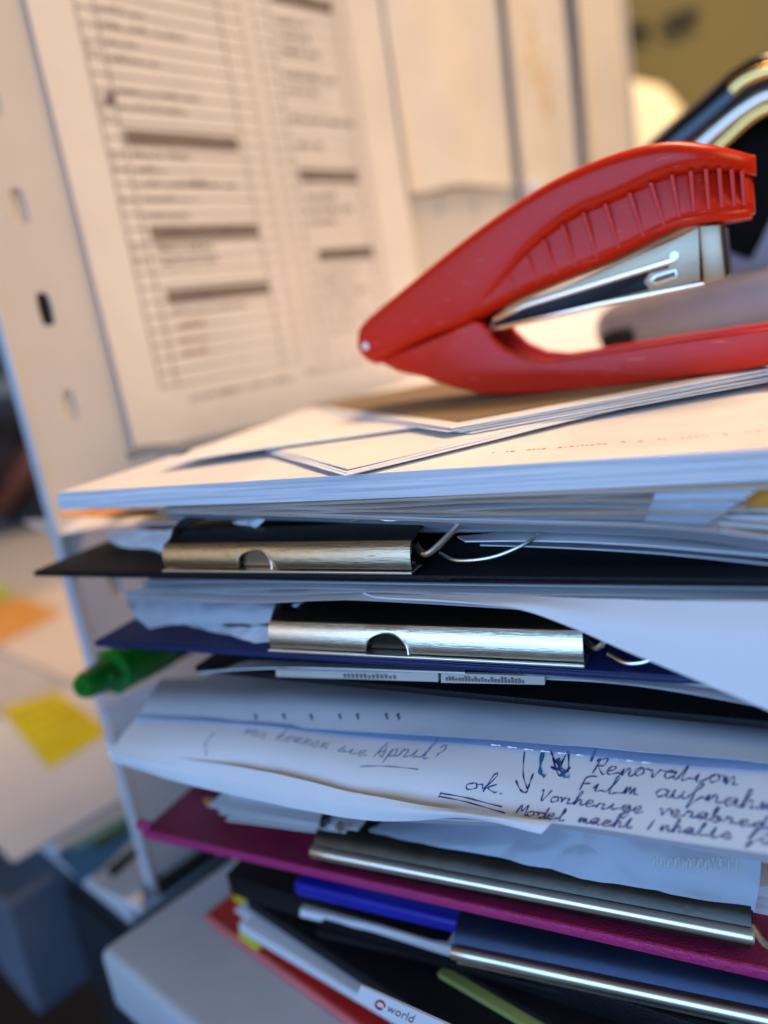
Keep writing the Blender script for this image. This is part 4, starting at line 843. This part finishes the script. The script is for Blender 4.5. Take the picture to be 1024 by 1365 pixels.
# ------------------------------------------------------------------ red stapler
sp = thing('stapler', (-12,47.7,-5.3), 'red plastic stapler with open jaws and steel magazine on the papers', 'stapler')
YN, YW = 45.0, 5.4; YC = YN+YW/2
def interp(tab, x):
    if x <= tab[0][0]: return tab[0][1]
    for (a, b), (c_, d_) in zip(tab, tab[1:]):
        if x <= c_: 
            t = (x-a)/(c_-a); return b+(d_-b)*t
    return tab[-1][1]
def smooth_tab(pts, k=6):
    c = curve([(p[0], 0, p[1]) for p in pts], k); return [(q.x, q.z) for q in c]
def hwid(x, w0, xs=-5.9, xe=-1.55):
    """half width in plan: constant, then rounding off to the nose"""
    w_ = w0
    if x > xs: w_ *= max(0.0, 1-((x-xs)/(xe-xs))**2.6)**0.5*0.75+0.25*(1-((x-xs)/(xe-xs))**2)
    return w_
def loft(tt, bt, w0, x0, x1, n, m, name, parent, slant=0.0, ex=5.0, k=24, xs=-5.9, xe=-1.55, tail=True, power=1.0):
    vs = []; fs = []
    xsn = [x0+(x1-x0)*i/n for i in range(n+1)]
    for x in xsn:
        zt_, zb_ = interp(tt, x), interp(bt, x); hz = max(0.02, (zt_-zb_)/2); zc = (zt_+zb_)/2; hw = max(0.04, hwid(x, w0, xs, xe))
        if tail and x < x0+0.6: hw *= 0.9+0.1*math.sqrt(max(0, 1-((x0+0.6-x)/0.6)**2))
        ry = min(hw, hz, 0.7)
        # rounded rectangle section
        sec = []
        for (cy, cz, a0) in ((hw-ry, hz-ry, 0), (-(hw-ry), hz-ry, 90), (-(hw-ry), -(hz-ry), 180), (hw-ry, -(hz-ry), 270)):
            for q in range(6):
                an = math.radians(a0+q*18); sec.append((cy+ry*math.cos(an), cz+ry*math.sin(an)))
        for (y, z_) in sec: vs.append((x, YC+y*(1-slant*min(1,max(0,(z_/hz+0.55)))/max(hw,.3)), zc+z_))
    K = 24
    for i in range(n):
        for q in range(K): fs.append((i*K+q, i*K+(q+1)%K, (i+1)*K+(q+1)%K, (i+1)*K+q))
    fs.append(tuple(range(K))); fs.append(tuple(n*K+q for q in range(K)))
    return link(name, vs, fs, m, parent, smooth=True)
topc = smooth_tab([(-25.45,-0.9),(-25.3,-0.2),(-24.7,0.55),(-21.3,2.25),(-18.0,3.85),(-14.99,5.15),(-12.22,6.15),(-9.68,6.72),(-7.31,6.95),(-5.47,6.85),(-3.72,6.35),(-1.72,5.50)])
botc = smooth_tab([(-25.45,-1.1),(-25.2,-1.8),(-24.7,-2.15),(-23.9,-2.2),(-20.5,-1.2),(-16.66,-0.42),(-13.75,0.46),(-9.36,1.41),(-6.14,2.30),(-4.6,2.62),(-2.19,2.50),(-1.72,2.6)])
handle = loft(topc, botc, YW/2-0.03, -25.45, -1.72, 90, 'red_plastic', 'handle', sp, slant=1.05)
# proud shell along the top: its lower line runs from the heel to the nose
lowc = smooth_tab([(-25.45,-1.15),(-25.2,-1.85),(-24.7,-2.2),(-23.9,-2.25),(-20.5,-1.24),(-17.4,-0.65),(-15.65,0.72),(-14.44,1.80),(-13.15,2.82),(-10.75,4.01),(-8.44,4.47),(-6.83,4.84),(-5.55,5.07),(-3.55,4.98),(-1.62,4.46)])
shell = loft(topc, lowc, YW/2, -25.45, -1.58, 100, 'red_plastic', 'handle_shell', sp)
# lower rim of the handle
rimt = smooth_tab([(-17.2,-0.15),(-13.75,0.9),(-9.36,1.92),(-6.14,2.85),(-4.6,3.10),(-2.0,2.95)]); rimb = smooth_tab([(-17.2,-0.62),(-13.75,0.38),(-9.36,1.33),(-6.14,2.22),(-4.6,2.52),(-2.0,2.40)])
loft(smooth_tab([(-6.6,2.75),(-5.4,3.05),(-4.6,3.10),(-2.0,2.95)]), smooth_tab([(-6.6,2.35),(-5.4,2.52),(-4.6,2.52),(-2.0,2.40)]), YW/2-0.02, -6.6, -1.9, 30, 'red_plastic', 'handle_rim', sp, tail=False)
for k, x in enumerate((-14.7,-13.6,-12.5,-11.35,-10.15,-8.95,-7.65,-6.55,-5.5,-4.6,-3.9,-3.3,-2.75,-2.3)):
    zt_ = interp(lowc, x)+0.1; zb_ = interp(botc, x)+0.5
    hw = hwid(x, YW/2-0.03); xb = x+ (0.55 if x < -6 else 0.25 if x < -5 else 0.05)
    mb = MB(); mb.prism([(x,YC-hw,zt_),(x+0.22,YC-hw,zt_),(xb+0.22,YC-hwid(xb,YW/2-.03),zb_),(xb,YC-hwid(xb,YW/2-.03),zb_)], (0,0,0), (0,1.1,0)); mb.build('rib', 'red_plastic', sp, bevel=0.04)
mb = MB(); mb.tube([(-24.72,YN-0.02,-1.05),(-24.72,YN+YW+0.02,-1.05)], 0.24, 16); mb.build('pivot_pin', 'chrome', sp, smooth=True)
# magazine
YM, WM = YN+0.9, 3.6
def plate(name, pts, y0, y1, m, bevel=0.05):
    mb = MB(); mb.prism([(p[0], y0, p[1]) for p in pts], (0,0,0), (0,y1-y0,0)); return mb.build(name, m, sp, bevel=bevel, smooth=True)
plate('magazine', [(-16.31,-0.82),(-14.07,0.08),(-9.58,1.03),(-5.53,2.04),(-4.31,2.41),(-4.41,-0.52),(-9.75,-0.80),(-16.62,-1.32)], YM, YM+WM, 'steel')
plate('channel_shade_plate', [(-16.23,-0.82),(-14.08,-0.30),(-5.98,0.84),(-5.92,0.60),(-6.94,0.50),(-7.28,0.08),(-7.00,-0.37),(-9.71,-0.59),(-16.08,-1.16)], YM-0.10, YM+0.02, 'channel', 0.03)  # raised black plate paints the shade of the recessed channel
plate('upper_rail', [(-16.15,-0.56),(-14.02,-0.04),(-5.76,1.11),(-5.46,0.98),(-5.59,0.77),(-14.05,-0.30),(-16.10,-0.83)], YM-0.22, YM+0.0, 'rail', 0.05)
plate('lower_rail', [(-16.52,-1.13),(-9.69,-0.59),(-4.16,-0.40),(-4.17,-0.63),(-9.72,-0.92),(-16.46,-1.37)], YM-0.20, YM+0.0, 'rail', 0.05)
mb = MB(); mb.tube([(-5.59,45.60,1.16), (-5.63,45.95,1.17)], 0.22, 14); mb.build('rivet', 'chrome', sp, smooth=True)
plate('slot_rim', [(-7.03,0.08),(-6.69,0.38),(-5.53,0.49),(-5.49,0.01),(-6.66,-0.18)], YM-0.16, YM-0.09, 'chrome', 0.03)
plate('slot', [(-6.84,0.04),(-6.59,0.24),(-5.62,0.37),(-5.59,0.11),(-6.57,-0.04)], YM-0.19, YM-0.15, 'kraft', 0.02)  # brown plate puts the slot's orange reflection into colour
plate('driver_head', [(-4.31,2.47),(-3.24,2.34),(-3.13,-0.46),(-4.23,-0.58)], YM-0.35, YM+WM+0.35, 'steel', 0.12)
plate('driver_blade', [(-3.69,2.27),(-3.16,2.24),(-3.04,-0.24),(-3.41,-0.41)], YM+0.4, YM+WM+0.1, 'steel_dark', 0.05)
# base: two cheeks and a floor so that the heel reads as an open channel
bt_top = [(-24.04,-2.14),(-20.83,-1.45),(-18.70,-0.95),(-17.15,-0.54),(-16.65,-0.75),(-16.15,-1.67),(-15.41,-2.52),(-14.19,-3.21),(-12.68,-3.53),(-9.93,-3.44),(-6.55,-3.34),(-3.16,-3.28),(-1.25,-3.23)]
bt_bot = [(-1.32,-5.11),(-2.54,-5.24),(-4.00,-5.27),(-5.90,-5.30),(-7.90,-5.33),(-9.98,-5.36),(-11.71,-5.35),(-13.51,-5.29),(-15.37,-5.19),(-17.28,-4.95),(-18.72,-4.52),(-19.93,-4.01),(-21.06,-3.50),(-22.70,-2.98)]
prof = bt_top+[(3.6,-3.2),(4.0,-4.0),(3.6,-4.95)]+bt_bot
mb = MB(); mb.prism([(p[0], YN+0.05, p[1]) for p in prof], (0,0,0), (0,0.75,0)); mb.build('base_cheek', 'red_plastic', sp, bevel=0.14, seg=3, smooth=True)
mb = MB(); mb.prism([(p[0], YN+YW-0.8, p[1]) for p in prof], (0,0,0), (0,0.75,0)); mb.build('base_cheek', 'red_plastic', sp, bevel=0.14, seg=3, smooth=True)
ptop = [(-22.72,-2.49),(-18.89,-2.21),(-16.89,-2.11),(-15.65,-2.90),(-14.23,-3.60),(-12.46,-3.99),(-9.85,-3.96),(-5.81,-3.88),(-1.27,-3.69)]
prof2 = ptop+[(3.5,-3.9),(3.5,-4.7)]+[(p[0], p[1]+0.12) for p in bt_bot[:-1]]
mb = MB(); mb.prism([(p[0], YN+0.7, p[1]) for p in prof2], (0,0,0), (0,YW-1.4,0)); mb.build('base_floor', 'red_plastic', sp, smooth=True)
plate('anvil', [(-5.0,-3.74),(-3.4,-3.68),(-3.4,-3.9),(-5.0,-3.9)], YN+1.2, YN+YW-1.2, 'steel', 0.03)
mb = MB(); c = (-8.72,-4.35); mb.tube([(c[0],YN-0.02,c[1]),(c[0],YN+0.2,c[1])], 0.17, 10); mb.build('mould_mark', 'red_card', sp)

# ------------------------------------------------------------------ hole punch behind the stapler
hp = thing('hole_punch', (-8,75,-5.6), 'grey hole punch with black glossy lever behind the stapler', 'hole punch')
def strap(name, path, wy, th, m, parent, nose=False):
    mb = MB(); P_ = curve([Vector(p) for p in path], 8); vs = []; fs = []
    sec = []
    for q in range(16):
        an = q*math.pi/8; sec.append((math.copysign(abs(math.cos(an))**0.6, math.cos(an))*wy, math.copysign(abs(math.sin(an))**0.75, math.sin(an))*th))
    for i, p in enumerate(P_):
        t = (P_[min(i+1,len(P_)-1)]-P_[max(i-1,0)]).normalized(); sd = Vector((0,1,0)); up = t.cross(sd).normalized()*-1
        k_ = 1.0 if not nose else min(1.0, math.sqrt(max(0.03, 1-max(0, 1-i/7)**2)))
        for (a_, b_) in sec: vs.append(p+sd*a_*k_+up*b_*k_)
    n = len(P_)
    for i in range(n-1):
        for q in range(16): fs.append((i*16+q, i*16+(q+1)%16, (i+1)*16+(q+1)%16, (i+1)*16+q))
    fs.append(tuple(range(16))); fs.append(tuple((n-1)*16+q for q in range(16)))
    return link(name, vs, fs, m, parent, smooth=True)
strap('lever', [(-10.98,74.00,8.75),(-8.14,74.00,10.48),(-5.45,74.00,12.00),(-3.18,74.00,13.25),(-1.03,74.00,13.70),(2.01,74.00,12.87),(4.91,74.00,10.31)], 3.2, 1.75, 'black_gloss', hp)
strap('lever_glint', [(-9.34,70.60,7.86),(-6.97,70.60,9.30),(-4.71,70.60,10.68),(-2.77,70.60,11.68),(-1.02,70.60,12.05),(1.90,70.60,11.38)], 0.5, 0.42, 'chrome', hp)  # these strips paint silver and gold reflections of the glossy lever
strap('lever_glint', [(-8.52,70.60,7.22),(-6.19,70.60,8.51),(-4.22,70.60,9.80),(-2.49,70.60,10.87),(-0.85,70.60,11.18),(1.88,70.60,10.57)], 0.5, 0.40, 'gold_glint', hp)
strap('lever_glint', [(-3.82,71.00,13.08),(-2.75,71.00,13.63),(-0.97,71.00,13.76),(1.95,71.00,13.05)], 0.6, 0.5, 'gold_glint', hp)
strap('lever_arm', [(-8.88,76.00,7.59),(-5.75,76.00,9.60),(-3.70,76.00,10.28),(-2.97,76.00,7.48),(-4.59,76.00,3.62),(-5.57,76.00,1.94)], 1.8, 3.0, 'black_matt', hp)
strap('base_tube', [(-15.29,70.00,-3.67),(-11.89,70.00,-3.25),(-7.07,70.00,-2.84),(-1.86,70.00,-2.59),(4.51,70.00,-2.44)], 3.5, 2.3, 'punch_grey', hp, nose=True)
mb = MB(); c = Vector((-13.06,66.60,-4.06)); mb.tube([c+Vector((-1.2,0,-.15)), c+Vector((1.4,0,.15))], [0.75,0.75], 14); mb.build('tube_opening', 'black', hp, smooth=True, bevel=0.3)
strap('housing', [(-5.91,80.00,1.06),(-3.41,80.00,1.46),(0.15,80.00,0.93),(5.18,80.00,-0.01)], 5.0, 5.2, 'punch_grey', hp)
